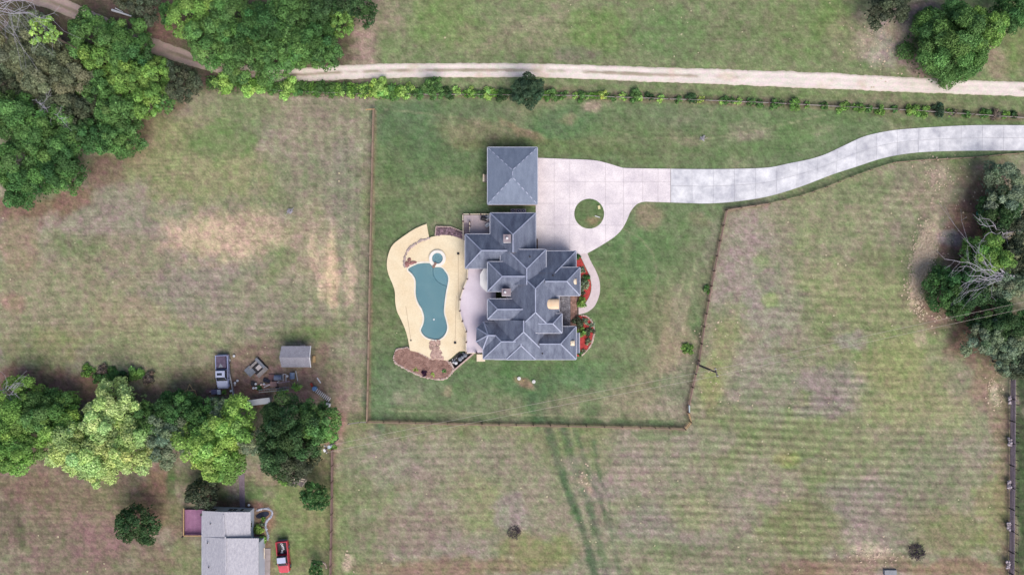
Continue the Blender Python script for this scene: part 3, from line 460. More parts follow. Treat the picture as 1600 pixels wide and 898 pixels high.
wi = cr([(904, 394), (914, 415), (920, 428), (923.5, 440), (924, 450), (922, 460), (917, 470), (910, 477), (901, 479)], 3)
structure(MB().prism(pw(wo + wi[::-1]), -.05, .07), "front_walk", WALK)
bedN = [(899, 396), (904, 396)] + wi[4:-3] + [(903, 479), (899, 470)]
structure(MB().prism(pw([(898, 398), (904, 397)] + [(a - .8, b) for a, b in wi[3:-2]] + [(902, 477), (898, 470)]), -.05, .05), "red_mulch_bed", REDM)
bedS = cr([(897, 493), (906, 493), (915, 493), (923, 500), (928, 511), (927.5, 524), (923, 539), (915, 549), (907, 556), (901, 556)], 3)
bs = structure(MB().prism(pw(bedS), -.05, .06), "red_mulch_bed", REDM)
e = thing("rock_edging", "pale rock edging curving round the southern red mulch bed", "edging", P(928, 511))
for k, p in enumerate(at_len(bedS[4:-3], 34)):
    put("stone", W(MB().blob(P(p[0], p[1], .04), R.uniform(.14, .22)), e).mesh("stone", STONE), e)
# porch paving by the front door: slate strip and flagstone strip
pv = structure(MB().prism(pw([(872, 460), (904, 460), (904, 513), (872, 513)]), -.05, .12), "entry_porch_floor", SOIL)
for x0, x1, m, st, z in ((874.2, 891, MOTTLE, 2.8, .3), (891.2, 901.5, FLAG, 3.4, .2)):
    y = 461.0
    while y < 511:
        x = x0
        while x < x1 - .5:
            x2 = min(x1, x + R.uniform(.7, 1.3) * st); mb = MB().prism(pw([(x + .12, y + .12), (x2 - .12, y + .12), (x2 - .12, y + st - .15), (x + .12, y + st - .15)]), .125, z + R.uniform(-.02, .02)); put("paver", W(mb, pv).mesh("paver", m), pv); x = x2
        y += st

# ---------------------------------------------------------------- pool area
PD = .35                                        # pool deck height
OUT = cr([(667, 350), (650, 357), (630, 370), (614, 383), (607, 399), (605, 415), (608, 430), (614, 444), (617.5, 456), (618, 470), (620.5, 485), (627, 499), (633.5, 514), (638, 530), (641, 547)], 4) + cr([(655, 550), (665, 555), (672, 559), (690, 561), (701, 562), (718, 548.5), (728.5, 549)], 5) + [(733, 549), (733, 420), (733, 378)] + cr([(726, 376), (715, 371), (703, 368), (690, 367.5), (680, 369), (671, 371.5)], 4) + [(669, 362)]
POOL = cr([(638, 420.5), (649, 413.8), (657, 411.5), (672, 411.3), (676, 417), (689, 417.5), (695, 423), (700, 431), (700.5, 439), (699, 447), (697, 457.5), (695, 472), (694, 488), (697, 500), (699, 512), (695, 523), (686, 530), (676, 529.7), (665, 525.5), (658, 516), (661.5, 506.5), (663, 495), (659.5, 482.5), (653.5, 472.5), (650, 460), (650, 443.5), (649, 435.5), (644, 427.5)], 3, True)
SPA = [(684 + 8.4 * math.cos(t * math.pi / 16), 403.8 + 8.4 * math.sin(t * math.pi / 16)) for t in range(32)]
def with_holes(name, outer, holes, z0, z1, m, m2=None):
    bm = bmesh.new(); loops = []
    for lp in [outer] + holes:
        vs = [bm.verts.new((*P(a, b)[:2], z1)) for a, b in lp]; es = [bm.edges.new((vs[i], vs[(i + 1) % len(vs)])) for i in range(len(vs))]; loops.append((vs, es))
    bmesh.ops.triangle_fill(bm, use_beauty=True, use_dissolve=False, edges=[x for l in loops for x in l[1]])
    for f in bm.faces:
        f.normal_update()
        if f.normal.z < 0: f.normal_flip()
    for vs, es in loops:
        lo = [bm.verts.new((v.co.x, v.co.y, z0)) for v in vs]
        for i in range(len(vs)): bm.faces.new((vs[i], vs[(i + 1) % len(vs)], lo[(i + 1) % len(vs)], lo[i]))
    me = bpy.data.meshes.new(name); bm.to_mesh(me); bm.free(); me.materials.append(m); o = put(name, me); return o
dk = with_holes("pool_deck", OUT, [POOL, SPA], -.02, PD, DECKY); dk['kind'] = 'structure'
def grow(poly, d):
    n = len(poly); cx = []; 
    for i in range(n):
        a = Vector(poly[i - 1]); b = Vector(poly[(i + 1) % n]); t = (b - a).normalized(); cx.append((poly[i][0] + t.y * d, poly[i][1] - t.x * d))
    return cx
pool = thing("swimming_pool", "blue-green free-form swimming pool with a shallow shelf in the pale yellow deck", "pool", P(672, 470))
W(MB().prism(pw(POOL), .02, .06), pool).build("pool_floor", POOLF, pool)
W(MB().prism(pw(POOL), .2, .22), pool).build("water", WATER, pool)
sh = cr([(677, 418), (677, 428), (681, 437), (689, 443.5), (698.5, 447)], 3) + cr([(700, 439), (699.5, 431), (694.5, 423.5), (688.5, 418)], 3)
W(MB().prism(pw(sh), .07, .185), pool).build("shelf", SHELF, pool)
cp = with_holes("coping", grow(POOL, 2.2), [grow(POOL, .1)], PD - .1, PD + .035, mat("pale_coping", (248, 244, 236), (232, 222, 208), .8, 1)); cp.parent = pool; cp.location = -pool.location
mb = MB(); arc = cr([(677, 418), (677, 428), (681, 437), (689, 443.5), (698.5, 447)], 2)
for a, b in zip(arc[:-1], arc[1:]): mb.bar(P(*a, .2), P(*b, .2), .12, .05)
W(mb, pool).build("shelf_edge", mat("tile_blue", (74, 116, 132)), pool)
mb = MB()
mb.tube(P(678, 499, .2), P(678, 499, .28), .15, n=12); W(mb, pool).build("floating_cleaner", WHITE, pool)
spa = thing("spa", "small round spa with a white rim spilling into the pool", "spa", P(684, 403.8))
ring = lambda r, n=32: [(684 + r * math.cos(t * 2 * math.pi / n), 403.8 + r * math.sin(t * 2 * math.pi / n)) for t in range(n)]
o = with_holes("rim", ring(13), [ring(8.4)], PD - .05, PD + .25, mat("white_rim", (250, 246, 240), (238, 230, 222), .7, 1)); o.parent = spa; o.location = -spa.location
W(MB().prism(pw(ring(8.6)), .05, .1), spa).build("spa_floor", POOLF, spa)
o = with_holes("bench", ring(8.5), [ring(5.2)], .1, .3, SHELF); o.parent = spa; o.location = -spa.location
W(MB().prism(pw(ring(8.5)), .44, .46), spa).build("water", WATER, spa)
W(MB().box((P(679.5, 414.5) + Vector((0, 0, PD + .24))), (.4, 1.0, .16), -.5), spa).build("spillway", FLAG, spa)
# rocks: ledge arc, cluster, rubble path, beds
def rocks(name, label, cat, loc, pts, m, r0, r1, part="rock", sq=.6, z=PD):
    t = thing(name, label, cat, loc)
    for (a, b) in pts[:300]: put(part, W(MB().blob(P(a, b, z), R.uniform(r0, r1), 6, sq), t).mesh(part, m), t)
    if len(pts) > 300:
        mb = MB(); [mb.blob(P(a, b, z), R.uniform(r0, r1), 6, sq) for a, b in pts[300:]]; o = W(mb, t).build("small_" + part, m, t); o['kind'] = 'stuff'
    return t
arc = at_len(cr([(671, 372), (658, 376), (647, 382), (638, 390), (633, 400), (632, 410), (633, 417)], 2), 46)
rocks("rock_ledge", "pale curved rock ledge between the outer deck band and the pool terrace", "rock wall", P(640, 388), [(a + R.uniform(-.6, .6), b + R.uniform(-.6, .6)) for a, b in arc], mat("pink_ledge_rock", (214, 196, 190), (150, 130, 128), .9, 1.4, .9, .2, rand=.2), .14, .3)
rocks("rock_cluster", "reddish brown rock cluster at the western corner of the pool", "rocks", P(638, 412), [(R.uniform(633, 640), R.uniform(405, 416)) for _ in range(16)] + [(640 + i * 1.6, 411 - i * .2 + R.uniform(-1, 1)) for i in range(7)], mat("red_brown_rock", (180, 132, 128), (120, 80, 78), .9, 2, .9, .2, rand=.2), .16, .36)
def fill(poly, n, sd=1):
    g = random.Random(sd); xs = [p[0] for p in poly]; ys = [p[1] for p in poly]; out = []
    while len(out) < n:
        x, y = g.uniform(min(xs), max(xs)), g.uniform(min(ys), max(ys))
        if inpoly(np.array([x]), np.array([y]), poly)[0]: out.append((x, y))
    return out
RB = [(682.5, 355), (704, 356), (715, 360), (725, 365), (725, 375), (712, 370), (697, 367.3), (681, 368)]
structure(MB().prism(pw(RB), -.03, .2), "rock_bed_base", SOIL)
rocks("dark_rock_bed", "purple-brown rock bed between the upper pool deck and the wooden stairs", "rock bed", P(703, 363), fill(RB, 300, 4), mat("lava_rock", (158, 132, 142), (88, 64, 76), .9, 2.5, .9, .3, rand=.45), .14, .3, z=.2)
bd = thing("bed_border", "pale timber border round the purple-brown rock bed", "border", P(703, 356))
for a, b in (((681.5, 354), (704, 354.5)), ((704, 354.5), (725.5, 363)), ((681.5, 354), (680, 368))): put("board", W(MB().bar(P(*a, .22), P(*b, .22), .16, .3), bd).mesh("board", STONE), bd)
ST = [(671, 532), (686.5, 532), (688, 545), (692, 560), (675, 559), (673, 545)]
rocks("stone_path", "brown and cream flagstone path from the pool's south end to the mulch bed", "path", P(680, 546), fill(ST, 90, 5), mat("mixed_flagstone", (208, 180, 168), (140, 108, 100), .9, 2.5, .9, .3, rand=.3), .2, .38, "flagstone", .22, PD - .01)
MU = cr([(621, 545.5), (631, 543.5), (641, 544), (656, 551), (670, 559), (683, 561.5), (696, 560.5), (702, 567.5), (708.5, 577), (704, 584), (696, 591), (683.6, 592), (667, 589.5), (656, 586), (642, 580), (629, 573), (617.6, 566), (615.5, 559), (617, 551)], 3, True)
structure(MB().prism(pw(MU), -.03, .22), "mulch_bed", BROWNM)
mb = MB()
for p in fill(MU, 500, 8): mb.blob(P(*p, .2), R.uniform(.08, .2), 5, .4)
o = mb.build("mulch_clods", BROWNM); tag(o, "loose brown pine straw and bark clods over the mulch bed south of the pool", "mulch", kind="stuff")
rocks("rock_edging", "pale rock edging round the brown mulch bed south of the pool", "edging", P(660, 588), [(a + R.uniform(-.4, .4), b + R.uniform(-.4, .4)) for a, b in at_len(MU + MU[:1], 110)], STONE, .14, .26, "stone", .8, .12)
# pool deck drains
for (a, b, c, d), lb in (((716, 396, 716, 470), "long thin deck drain with a square grate near the spa"), ((713, 462, 711, 535), "thin deck drain ending in a square grate near the pump enclosure"), ((634, 478, 642, 531.5), "thin deck drain with a small round grate on the west deck band")):
    t = thing("deck_drain", lb, "drain", P(a, b, PD)); big = (a, b) if b < 400 else (c, d)
    W(MB().bar(P(a, b, PD + .004), P(c, d, PD + .004), .07, .02), t).build("channel", mat("drain_line", (196, 172, 148)), t)
    W(MB().box(P(*big, PD + .03), (.42 if a > 650 else .25, .42 if a > 650 else .25, .06)), t).build("grate", DARK, t)
# pump enclosure
en = thing("pump_enclosure", "pool pump pad with filters and pipes inside a pale angled wall", "pool equipment", P(716, 564))
W(MB().prism(pw([(703, 563.5), (717.5, 549.5), (724, 554), (733, 551), (738, 552), (711, 575.5)]), -.02, .12), en).build("pad", mat("pad_dark", (92, 88, 84), (60, 58, 56), .9, 2, .9, .3), en)
put("wall", W(MB().bar(P(709, 578.5, .45), P(741, 551.2, .45), .26, .9), en).mesh("wall", mat("pink_wall", (214, 190, 182), (188, 160, 152), .9, 1)), en)
put("wall", W(MB().bar(P(703.5, 564.5, .4), P(710, 576.5, .4), .24, .8), en).mesh("wall", STONE), en)
for a, b, r, h in ((712.5, 567, .28, .7), (719, 561, .36, 1.0), (722.5, 558, .3, .9), (727, 555, .34, .8), (708.5, 566, .2, .4)):
    q = put("filter_tank", W(MB().tube(P(a, b, .12), P(a, b, h), r, r, 12).tube(P(a, b, h), P(a, b, h + .12), r * .9, r * .4, 12), en).mesh("filter_tank", WHITE if r < .3 else GREY), en)
for i in range(9):
    a, b = R.uniform(705, 726), 0; b = 575 - (a - 703) * .95 - R.uniform(3, 8); put("pipe", W(MB().tube(P(a, b, .2), P(a + R.uniform(-4, 4), b + R.uniform(-3, 3), .3), .05), en).mesh("pipe", WHITE), en)
put("pump", W(MB().box(P(729, 553.5, .35), (.9, .55, .5), .75), en).mesh("pump", DARK), en)

# ---------------------------------------------------------------- decks
def railing(parent, pts, z, posts=None, h=.95):
    for a, b in zip(pts[:-1], pts[1:]):
        A, B = P(*a, 0), P(*b, 0); put("handrail", W(MB().bar(A + Vector((0, 0, z + h)), B + Vector((0, 0, z + h)), .13, .06), parent).mesh("handrail", CREAM), parent)
        mb = MB(); L = (B - A).length; n = max(1, int(L / .3))
        for i in range(n + 1): p = A.lerp(B, i / n); mb.box((p.x, p.y, z + h / 2), (.03, .03, h - .05))
        W(mb, parent).build("balusters", DARK, parent)
    for a in (posts or pts): put("post", W(MB().box(P(*a, 0) + Vector((0, 0, z + h / 2)), (.24, .24, h + .12)), parent).mesh("post", mat("post_brown", (104, 84, 84))), parent)
DZ = .95
deck = thing("rear_deck", "lavender-grey curved rear deck with cream railing facing the pool", "deck", P(742, 480))
DP = cr([(732, 419), (731, 436), (725, 451), (720, 467.5), (719.5, 485), (723.5, 501), (729.5, 517), (729.5, 533), (729.5, 550)], 3)
W(MB().prism(pw(DP + [(758, 550), (775, 540), (775, 419)]), .3, DZ), deck).build("deck_floor", DECKL, deck)
kp = [(732, 420), (731, 436), (725, 451), (720, 467.5), (719.5, 485), (723.5, 501), (729.5, 517), (729.5, 533), (729.5, 549.5)]
railing(deck, kp, DZ); railing(deck, [(729.5, 549.8), (745, 549.8)], DZ, [(745, 549.8)])
put("landing", W(MB().prism(pw([(745, 553), (758, 553), (758, 564), (745, 564)]), 0, .5), deck).mesh("landing", CREAM), deck)
nd = thing("corner_deck", "beige wooden deck with railing and stairs at the house's northwest corner", "deck", P(750, 350))
x = 735.0
fb = []
while x < 765.5:
    put("deck_board", W(MB().prism(pw([(x, 337), (x + 1.35, 337), (x + 1.35, 367), (x, 367)]), DZ - .05, DZ), nd).mesh("deck_board", DECKB), nd); x += 1.45
put("deck_frame", W(MB().prism(pw([(725, 337), (766, 337), (766, 367), (734.6, 367), (734.6, 349), (725, 349)]), .5, DZ - .055), nd).mesh("deck_frame", DECKB), nd)
for i in range(7):
    y = 349.3 + i * 2.4; put("stair_tread", W(MB().prism(pw([(725.3, y), (734, y), (734, y + 2.1), (725.3, y + 2.1)]), DZ - .2 - i * .12, DZ - .12 - i * .12), nd).mesh("stair_tread", mat("tread", (176, 158, 168), (150, 132, 142))), nd)
railing(nd, [(724.5, 336.5), (735, 336.5), (752, 336.5), (766, 336.5)], DZ, [(735, 336.5), (752, 336.5)]); railing(nd, [(724.5, 336.5), (724.5, 347.5)], DZ); railing(nd, [(724.5, 347.5), (724.5, 378)], .5, [(724.5, 347.5)]); railing(nd, [(734.8, 348), (734.8, 354.5), (734.8, 366)], DZ)
gr = thing("covered_grill", "dark covered grill in the northeast corner of the corner deck", "grill", P(757, 341, DZ))
W(MB().box(P(756, 341.5, DZ + .45), (1.1, .7, .8), -.25, top=.85), gr).build("body", DARK, gr); W(MB().tube(P(753, 341, DZ + .88), P(759, 342.5, DZ + .88), .3, n=10), gr).build("lid", DARK, gr)
for (a, b, rz), lb in (((761.5, 340.5, .5), "white patio chair beside the covered grill"), ((762, 352, .6), "white patio chair alone against the house wall on the corner deck")):
    c = thing("patio_chair", lb, "chair", P(a, b, DZ), "white patio chairs", rz)
    c_ = lambda n, mb: mb.build(n, WHITE, c)
    c_("seat", MB().box((0, 0, .42), (.75, .6, .07))); c_("backrest", MB().box((.0, -.3, .75), (.75, .08, .65)))
    for i in (-1, 1):
        c_("armrest", MB().box((i * .36, 0, .62), (.08, .6, .05)))
        for j in (-1, 1): c_("leg", MB().box((i * .33, j * .26, .2), (.05, .05, .4)))

# ---------------------------------------------------------------- roofs
SL = .75
def volume(house, x0, y0, x1, y1, eN=None, eS=None, eE=None, eW=None, m=ROOF, wall=BRICK, s=SL, off=0., extra=(), dash=False, cut=None, inset=.38, walls=True, gut=True):
    """hip roof body: eave rectangle in photo pixels at the eave height; None = no slope on that side"""
    es = [e for e in (eN, eS, eE, eW) if e is not None]; ez = max(es) if es else 3.; lo = min(es) - .28
    a = P(x0, y0, ez); b = P(x1, y1, ez); X0, Y1, X1, Y0 = a.x, a.y, b.x, b.y
    bm = bmesh.new(); bmesh.ops.create_cube(bm, size=1)
    for v in bm.verts: v.co = Vector(((X0 + X1) / 2 + v.co.x * (X1 - X0), (Y0 + Y1) / 2 + v.co.y * (Y1 - Y0), (lo + 15) / 2 + v.co.z * (15 - lo)))
    pl = []
    if eN is not None: pl.append(((0, Y1, eN), (0, s, 1)))
    if eS is not None: pl.append(((0, Y0, eS), (0, -s, 1)))
    if eE is not None: pl.append(((X1, 0, eE), (s, 0, 1)))
    if eW is not None: pl.append(((X0, 0, eW), (-s, 0, 1)))
    pl += list(extra)
    for c, n in pl:
        g = bm.verts[:] + bm.edges[:] + bm.faces[:]
        r = bmesh.ops.bisect_plane(bm, geom=g, plane_co=Vector(c) + Vector((0, 0, off)), plane_no=Vector(n).normalized(), clear_outer=True)
        ed = [q for q in r['geom_cut'] if isinstance(q, bmesh.types.BMEdge)]; bmesh.ops.contextual_create(bm, geom=ed)
    bm.normal_update(); bm.faces.ensure_lookup_table()
    caps = []; guts = []
    for e_ in bm.edges:
        if len(e_.link_faces) != 2: continue
        n1, n2 = e_.link_faces[0].normal, e_.link_faces[1].normal; p, q = e_.verts[0].co.copy(), e_.verts[1].co.copy()
        if n1.z > .3 and n2.z > .3 and (q - p).length > .4: caps.append((p, q))
        elif max(n1.z, n2.z) > .3 and abs(min(n1.z, n2.z)) < .1 and abs(p.z - q.z) < .05 and p.z < lo + 2.0: guts.append((p, q))
    mb = MB(); vi = {v: i for i, v in enumerate(bm.verts)}
    mb.add([v.co[:] for v in bm.verts], []); 
    for f in bm.faces: mb.f.append(tuple(vi[v] for v in f.verts)); mb.mi.append(0 if f.normal.z > .3 else 1)
    bm.free(); rf = W(mb, house).build("roof", [m, wall], house)
    VOLS.append((X0, Y0, X1, Y1, [(Vector(c) + Vector((0, 0, off)), Vector(n)) for c, n in pl])); TRIMS.append((len(VOLS) - 1, rf, house.location.copy(), caps, guts if gut else [], dash, ((X0 + X1) / 2, (Y0 + Y1) / 2)))
    if walls: put("wall", W(MB().box(((X0 + X1) / 2, (Y0 + Y1) / 2, (lo + .02) / 2 - .05), (X1 - X0 - 2 * inset, Y1 - Y0 - 2 * inset, lo + .1)), house).mesh("wall", wall), house)
    return rf, (X0, Y0, X1, Y1)
def finish_trims():
    """ridge caps and gutters only where they come out of the roofs around them"""
    def hid(k, p, e):
        for j, (x0, y0, x1, y1, pl) in enumerate(VOLS):
            if j != k and x0 < p.x < x1 and y0 < p.y < y1 and min(c.z - ((p.x - c.x) * n.x + (p.y - c.y) * n.y) / n.z for c, n in pl) > p.z + e: return True
        return False
    def runs(k, p, q, e):
        n = max(8, int((q - p).length / .12)); on = None; out = []
        for i in range(n + 1):
            h = hid(k, p.lerp(q, i / n), e)
            if not h and on is None: on = i
            if (h or i == n) and on is not None:
                if i - on > 2: out.append((p.lerp(q, on / n), p.lerp(q, i / n)))
                on = None
        return out
    for k, rf, hl, caps, guts, dash, c in TRIMS:
        up = Vector((0, 0, .03))
        for p0, q0 in caps:
            for p, q in runs(k, p0, q0, .004):
                m_ = max(1, int((q - p).length / .95)) if dash else 1
                for i in range(m_):
                    u, v = (p.lerp(q, (i + .2) / m_), p.lerp(q, (i + .72) / m_)) if dash else (p, q)
                    put("ridge_cap", MB().bar(u - hl + up, v - hl + up, .14 if dash else .18, .07).mesh("ridge_cap", CAP), rf)
        for p0, q0 in guts:
            for p, q in runs(k, p0, q0, .03):
                d = (q - p).normalized(); n = Vector((d.y, -d.x, 0)); n = n if n.dot((p + q) / 2 - Vector((*c, 0))) > 0 else -n
                put("gutter", MB().bar(p - hl + n * .055 + Vector((0, 0, -.07)), q - hl + n * .055 + Vector((0, 0, -.07)), .11, .13).mesh("gutter", GUT), rf)
VOLS = []; TRIMS = []
def window(house, x, y, z, wd, ht, nx, ny, m=WHITE):
    """a window set proud of a wall whose outward normal is (nx, ny)"""
    hl = house.location; rz = math.atan2(nx, -ny); c = Vector((x, y, z)) - hl
    f = put("window", MB().box((0, 0, 0), (wd + .2, .1, ht + .2)).mesh("window", m), house, c + Vector((nx, ny, 0)) * .03, rz)
    put("pane", MB().box((0, -.04, 0), (wd / 2 - .03, .08, ht)).mesh("pane", GLASS), f, (-wd / 4 - .01, 0, 0)); put("pane", MB().box((0, -.04, 0), (wd / 2 - .03, .08, ht)).mesh("pane", GLASS), f, (wd / 4 + .01, 0, 0))
hs = thing("main_house", "large brick house with a many-hipped blue-grey shingle roof beside the pool", "house", P(830, 450))
E0 = 3.6; px = .105 * SL                        # eave height, rise per photo pixel
V = lambda *a, **k: volume(hs, *a, **k)
V(766, 333, 837, 396, eN=E0, eE=E0, eW=E0)                                   # north wing
V(727, 366, 802, 419, eN=E0, eS=E0, eW=E0, off=.01)                          # west wing
V(829, 392.5, 900, 427, eN=E0, eE=E0, off=.08)                               # low northeast roof
V(782, 390, 853, 445, eN=5.7, eE=5.7, eW=5.15, off=.05, s=.5)                # upper north
V(851, 418, 906, 461.5, eN=5.6, eS=5.6, eE=5.6, off=.10)                     # upper east
V(762, 409, 821, 455, eN=5.4, eS=5.4, eW=5.4, off=.03)                       # upper west
V(762, 467, 826, 498.5, eN=5.4, eS=5.4, eW=5.4, off=.04)                     # small upper west
F = 8.2
V(792, 426, 874, 520, eN=6.23, eS=5.62, eE=F - 38 * px, eW=F - 44 * px, off=.06)     # central ridge
V(840, 490, 878, 520, eN=5.62, eS=5.62, eE=5.62, off=.09)                    # small east hip
V(769, 499, 866, 561, eS=E0 - .1, eE=E0 - .4, eW=E0 - .4, off=.07)           # south-central
V(842, 510, 900, 561, eN=E0 - .1, eS=E0 - .1, eE=E0 - .1, off=.11)           # southeast wing
V(755, 503, 806, 560.5, eN=E0 - .1, eS=E0 - .1, eW=E0 - .1, off=.12)         # southwest wing
V(791, 530, 837, 561.2, eS=E0 + .02, eE=E0 + .02, eW=E0 + .02, off=.13)      # south front bay
V(890, 519.5, 905, 551.5, eE=E0 - .5, off=.06)                               # east bay
# turret on the southwest corner
ap = P(762.5, 523.5, 0); zt = E0; ex = []
for k in range(8):
    t = math.pi * (k + 0) / 4; ex.append(((ap.x + 2.0 * math.cos(t), ap.y + 2.15 * math.sin(t), zt), (math.cos(t) * SL, math.sin(t) * SL, 1)))
def turret():
    g = []
    poly = [(744.6, 512), (743.8, 533.7), (754.4, 545.6), (776, 545), (776, 502), (755.6, 502.3)]; top = P(762.8, 523.5, zt + 1.75); tr = P(774, 524.2, zt + 1.75)
    pts = [P(a, b, zt) for a, b in poly]; mb = MB(); mb.add([p[:] for p in pts] + [top[:], tr[:]], [(0, 6, 1)[::-1], (1, 6, 2)[::-1], (2, 6, 7, 3)[::-1], (4, 7, 6, 5)[::-1], (5, 6, 0)[::-1], (3, 7, 4)[::-1]])
    mb.f = [f[::-1] for f in mb.f]; rf = W(mb, hs).build("roof", ROOF, hs)
    for i in (0, 1, 2, 5): put("ridge_cap", MB().bar(pts[i] - hs.location + Vector((0, 0, .03)), top - hs.location + Vector((0, 0, .03)), .2, .1).mesh("ridge_cap", CAP), rf)
    put("ridge_cap", MB().bar(top - hs.location + Vector((0, 0, .03)), tr - hs.location + Vector((0, 0, .03)), .2, .1).mesh("ridge_cap", CAP), rf)
    put("wall", W(MB().prism([tuple((p + (Vector((ap.x + .8, ap.y, 0)) - p) * .12)[:2]) for p in pts], 0, zt - .02), hs).mesh("wall", BRICK), hs)
turret()
# white flat roof of the west bay
put("bay_roof", W(MB().prism(pw([(763, 417.5), (758, 418), (753, 423), (750, 429), (750, 445), (754, 450), (760, 456), (763, 456)], 3.2), 0, 3.2), hs).mesh("bay_roof", mat("white_membrane", (252, 250, 250), (242, 240, 242), .8)), hs)
# chimneys
for x0, y0, x1, y1, z in ((786.5, 366.5, 798, 378, 7.0), (784.2, 451, 798, 461.5, 7.2)):
    a, b = P(x0, y0, z), P(x1, y1, z); c = ((a.x + b.x) / 2, (a.y + b.y) / 2); wd, dp = b.x - a.x, a.y - b.y
    ch = put("chimney", W(MB().box((c[0], c[1], z / 2 + 1.4), (wd - .1, dp - .1, z - 2.8)), hs).mesh("chimney", REDB), hs)
    put("chimney_cap", W(MB().box((c[0], c[1], z + .03), (wd + .05, dp + .05, .12)), hs).mesh("chimney_cap", mat("cap_grey", (162, 150, 156), (140, 126, 134))), ch)
    put("flashing", W(MB().box((c[0], c[1] - dp / 2 - .06, z - .6), (wd, .1, .1)), hs).mesh("flashing", WHITE), ch)
    put("chimney_pot", W(MB().tube((c[0] - (.2 if y0 > 400 else 0), c[1], z + .09), (c[0] - (.2 if y0 > 400 else 0), c[1], z + .45), .22, .17, 12), hs).mesh("chimney_pot", WHITE), ch)
VENT = .3
# copper barrel dormers on the east slopes: (x0 back, x1 front, y0, y1, base z, front z)
for x0, x1, y0, y1, z in ((852.5, 873.4, 466.8, 483, 6.8), (894.3, 900.8, 435, 444.2, 6.75), (891.8, 897.9, 532, 540.3, 4.75)):
    a, b = P(x0, y0, z), P(x1, y1, z); n = 10; mb = MB(); hw = (a.y - b.y) / 2; cy = (a.y + b.y) / 2; r = min(.5, hw * .6); pr = []
    for i in range(n + 1): t = math.pi * i / n; pr.append((cy + hw * math.cos(t), z - .5 + r * (math.sin(t) ** .7)))
    nose = (x1 - x0) > 10; xs = [a.x, b.x] if not nose else [a.x, a.x + .35, b.x]
    vs = []
    for k, x in enumerate(xs):
        sc = .45 if (nose and k == 0) else 1
        vs += [(x, cy + (p[0] - cy) * sc, p[1]) for p in pr] + [(x, cy + (pr[-1][0] - cy) * sc, z - 2.2), (x, cy + (pr[0][0] - cy) * sc, z - 2.2)]
    m_ = n + 3; fs = []
    for k in range(len(xs) - 1):
        for i in range(m_): j = (i + 1) % m_; fs.append((k * m_ + i, (k + 1) * m_ + i, (k + 1) * m_ + j, k * m_ + j))
    fs += [tuple(range(m_ - 1, -1, -1)), tuple(range((len(xs) - 1) * m_, len(xs) * m_))]
    mb.add(vs, [f[::-1] for f in fs]); dr = W(mb, hs).build("dormer", COPPER if nose else CREAM, hs)
    put("pane", W(MB().box((b.x + .02, cy, z - .75), (.05, hw * 1.3, .5)), hs).mesh("pane", GLASS), dr)
    put("trim", W(MB().bar((b.x + .04, cy - hw, z - .45), (b.x + .04, cy + hw, z - .45), .08, .1), hs).mesh("trim", BRICK), dr)
for a, b, z in ((828, 401, 6.3), (864, 430, 6.6), (847.5, 552, 4.3)): put("vent_pipe", W(MB().tube(P(a, b, z - 1), P(a, b, z + .25), .14, n=10), hs).mesh("vent_pipe", DARK), hs)
hx = lambda a, z=1.6: P(a, 449).x
for (a, y) in ((770, 561), (782, 561), (845, 561), (860, 561), (880, 561)): q = P(a, y, 3); window(hs, q.x, q.y + .41, 1.7, 1.3, 1.5, 0, -1)
for (a, y) in ((815, 560.5),): q = P(a, y, 3); window(hs, q.x, q.y + .40, 1.7, 2.2, 1.6, 0, -1)
for (x_, y_) in ((900, 402), (900, 555)): q = P(x_, y_, 3); window(hs, q.x - .41, q.y, 1.7, 1.4, 1.5, 1, 0)
q = P(905, 535, 3); window(hs, q.x - .41, q.y, 1.7, 2.0, 1.6, 1, 0); q = P(906, 440, 5); window(hs, q.x - .41, q.y, 2.6, 1.8, 1.8, 1, 0)
for y_ in (345, 357): q = P(766, y_, 3); window(hs, q.x + .41, q.y, 2.2, 1.1, 1.2, -1, 0)
for y_ in (432, 474, 490): q = P(762, y_, 5); window(hs, q.x + .41, q.y, 2.6, 1.2, 1.6, -1, 0)
for y_ in (385, 402): q = P(727, y_, 3); window(hs, q.x + .41, q.y, 1.8, 1.2, 1.5, -1, 0)
q = P(874, 476, 5); d_ = put("front_door", W(MB().box((q.x - .36, q.y, 1.3), (.1, 1.6, 2.3)), hs).mesh("front_door", mat("door_wood", (120, 72, 50))), hs)
put("handle", W(MB().tube((q.x - .29, q.y + .5, 1.1), (q.x - .24, q.y + .5, 1.4), .03), hs).mesh("handle", GREY), d_)
for y_ in (348, 372): q = P(837, y_, 3); g_ = put("garage_door", W(MB().box((q.x - .36, q.y, 1.25), (.1, 2.0, 2.3)), hs).mesh("garage_door", CREAM), hs)
# garage
finish_trims(); VOLS.clear(); TRIMS.clear()
ga = thing("detached_garage", "square brick garage with a pyramid-like hipped roof north of the house", "garage", P(800, 275))
volume(ga, 762, 230.5, 839.5, 319, eN=3., eS=3., eE=3., eW=3., m=ROOFG, s=.5, dash=True, inset=.08); finish_trims()
for k in range(3):
    q = P(839.5, 248 + k * 27, 3); d = put("garage_door", W(MB().box((q.x - .27, q.y, 1.2), (.1, 2.5, 2.3)), ga).mesh("garage_door", CREAM), ga)
    for j in range(4): put("panel", W(MB().box((q.x - .205, q.y, .4 + j * .54), (.03, 2.3, .46)), ga).mesh("panel", WHITE), d)
for a_ in (785, 815): q = P(a_, 319, 3); window(ga, q.x, q.y + .32, 1.5, 1.2, 1.1, 0, -1)
wt = thing("wall_lean_to", "small pale box on the west wall of the detached garage", "box", P(757, 280))
W(MB().prism(pw([(755, 274.5), (762.5, 274.5), (762.5, 285), (755, 285)]), 0, 1.1), wt).build("body", mat("box_grey", (150, 138, 134)), wt); W(MB().prism(pw([(754.8, 274), (757.2, 274), (757.2, 285.5), (754.8, 285.5)]), 1.1, 1.25), wt).build("rim", CREAM, wt)
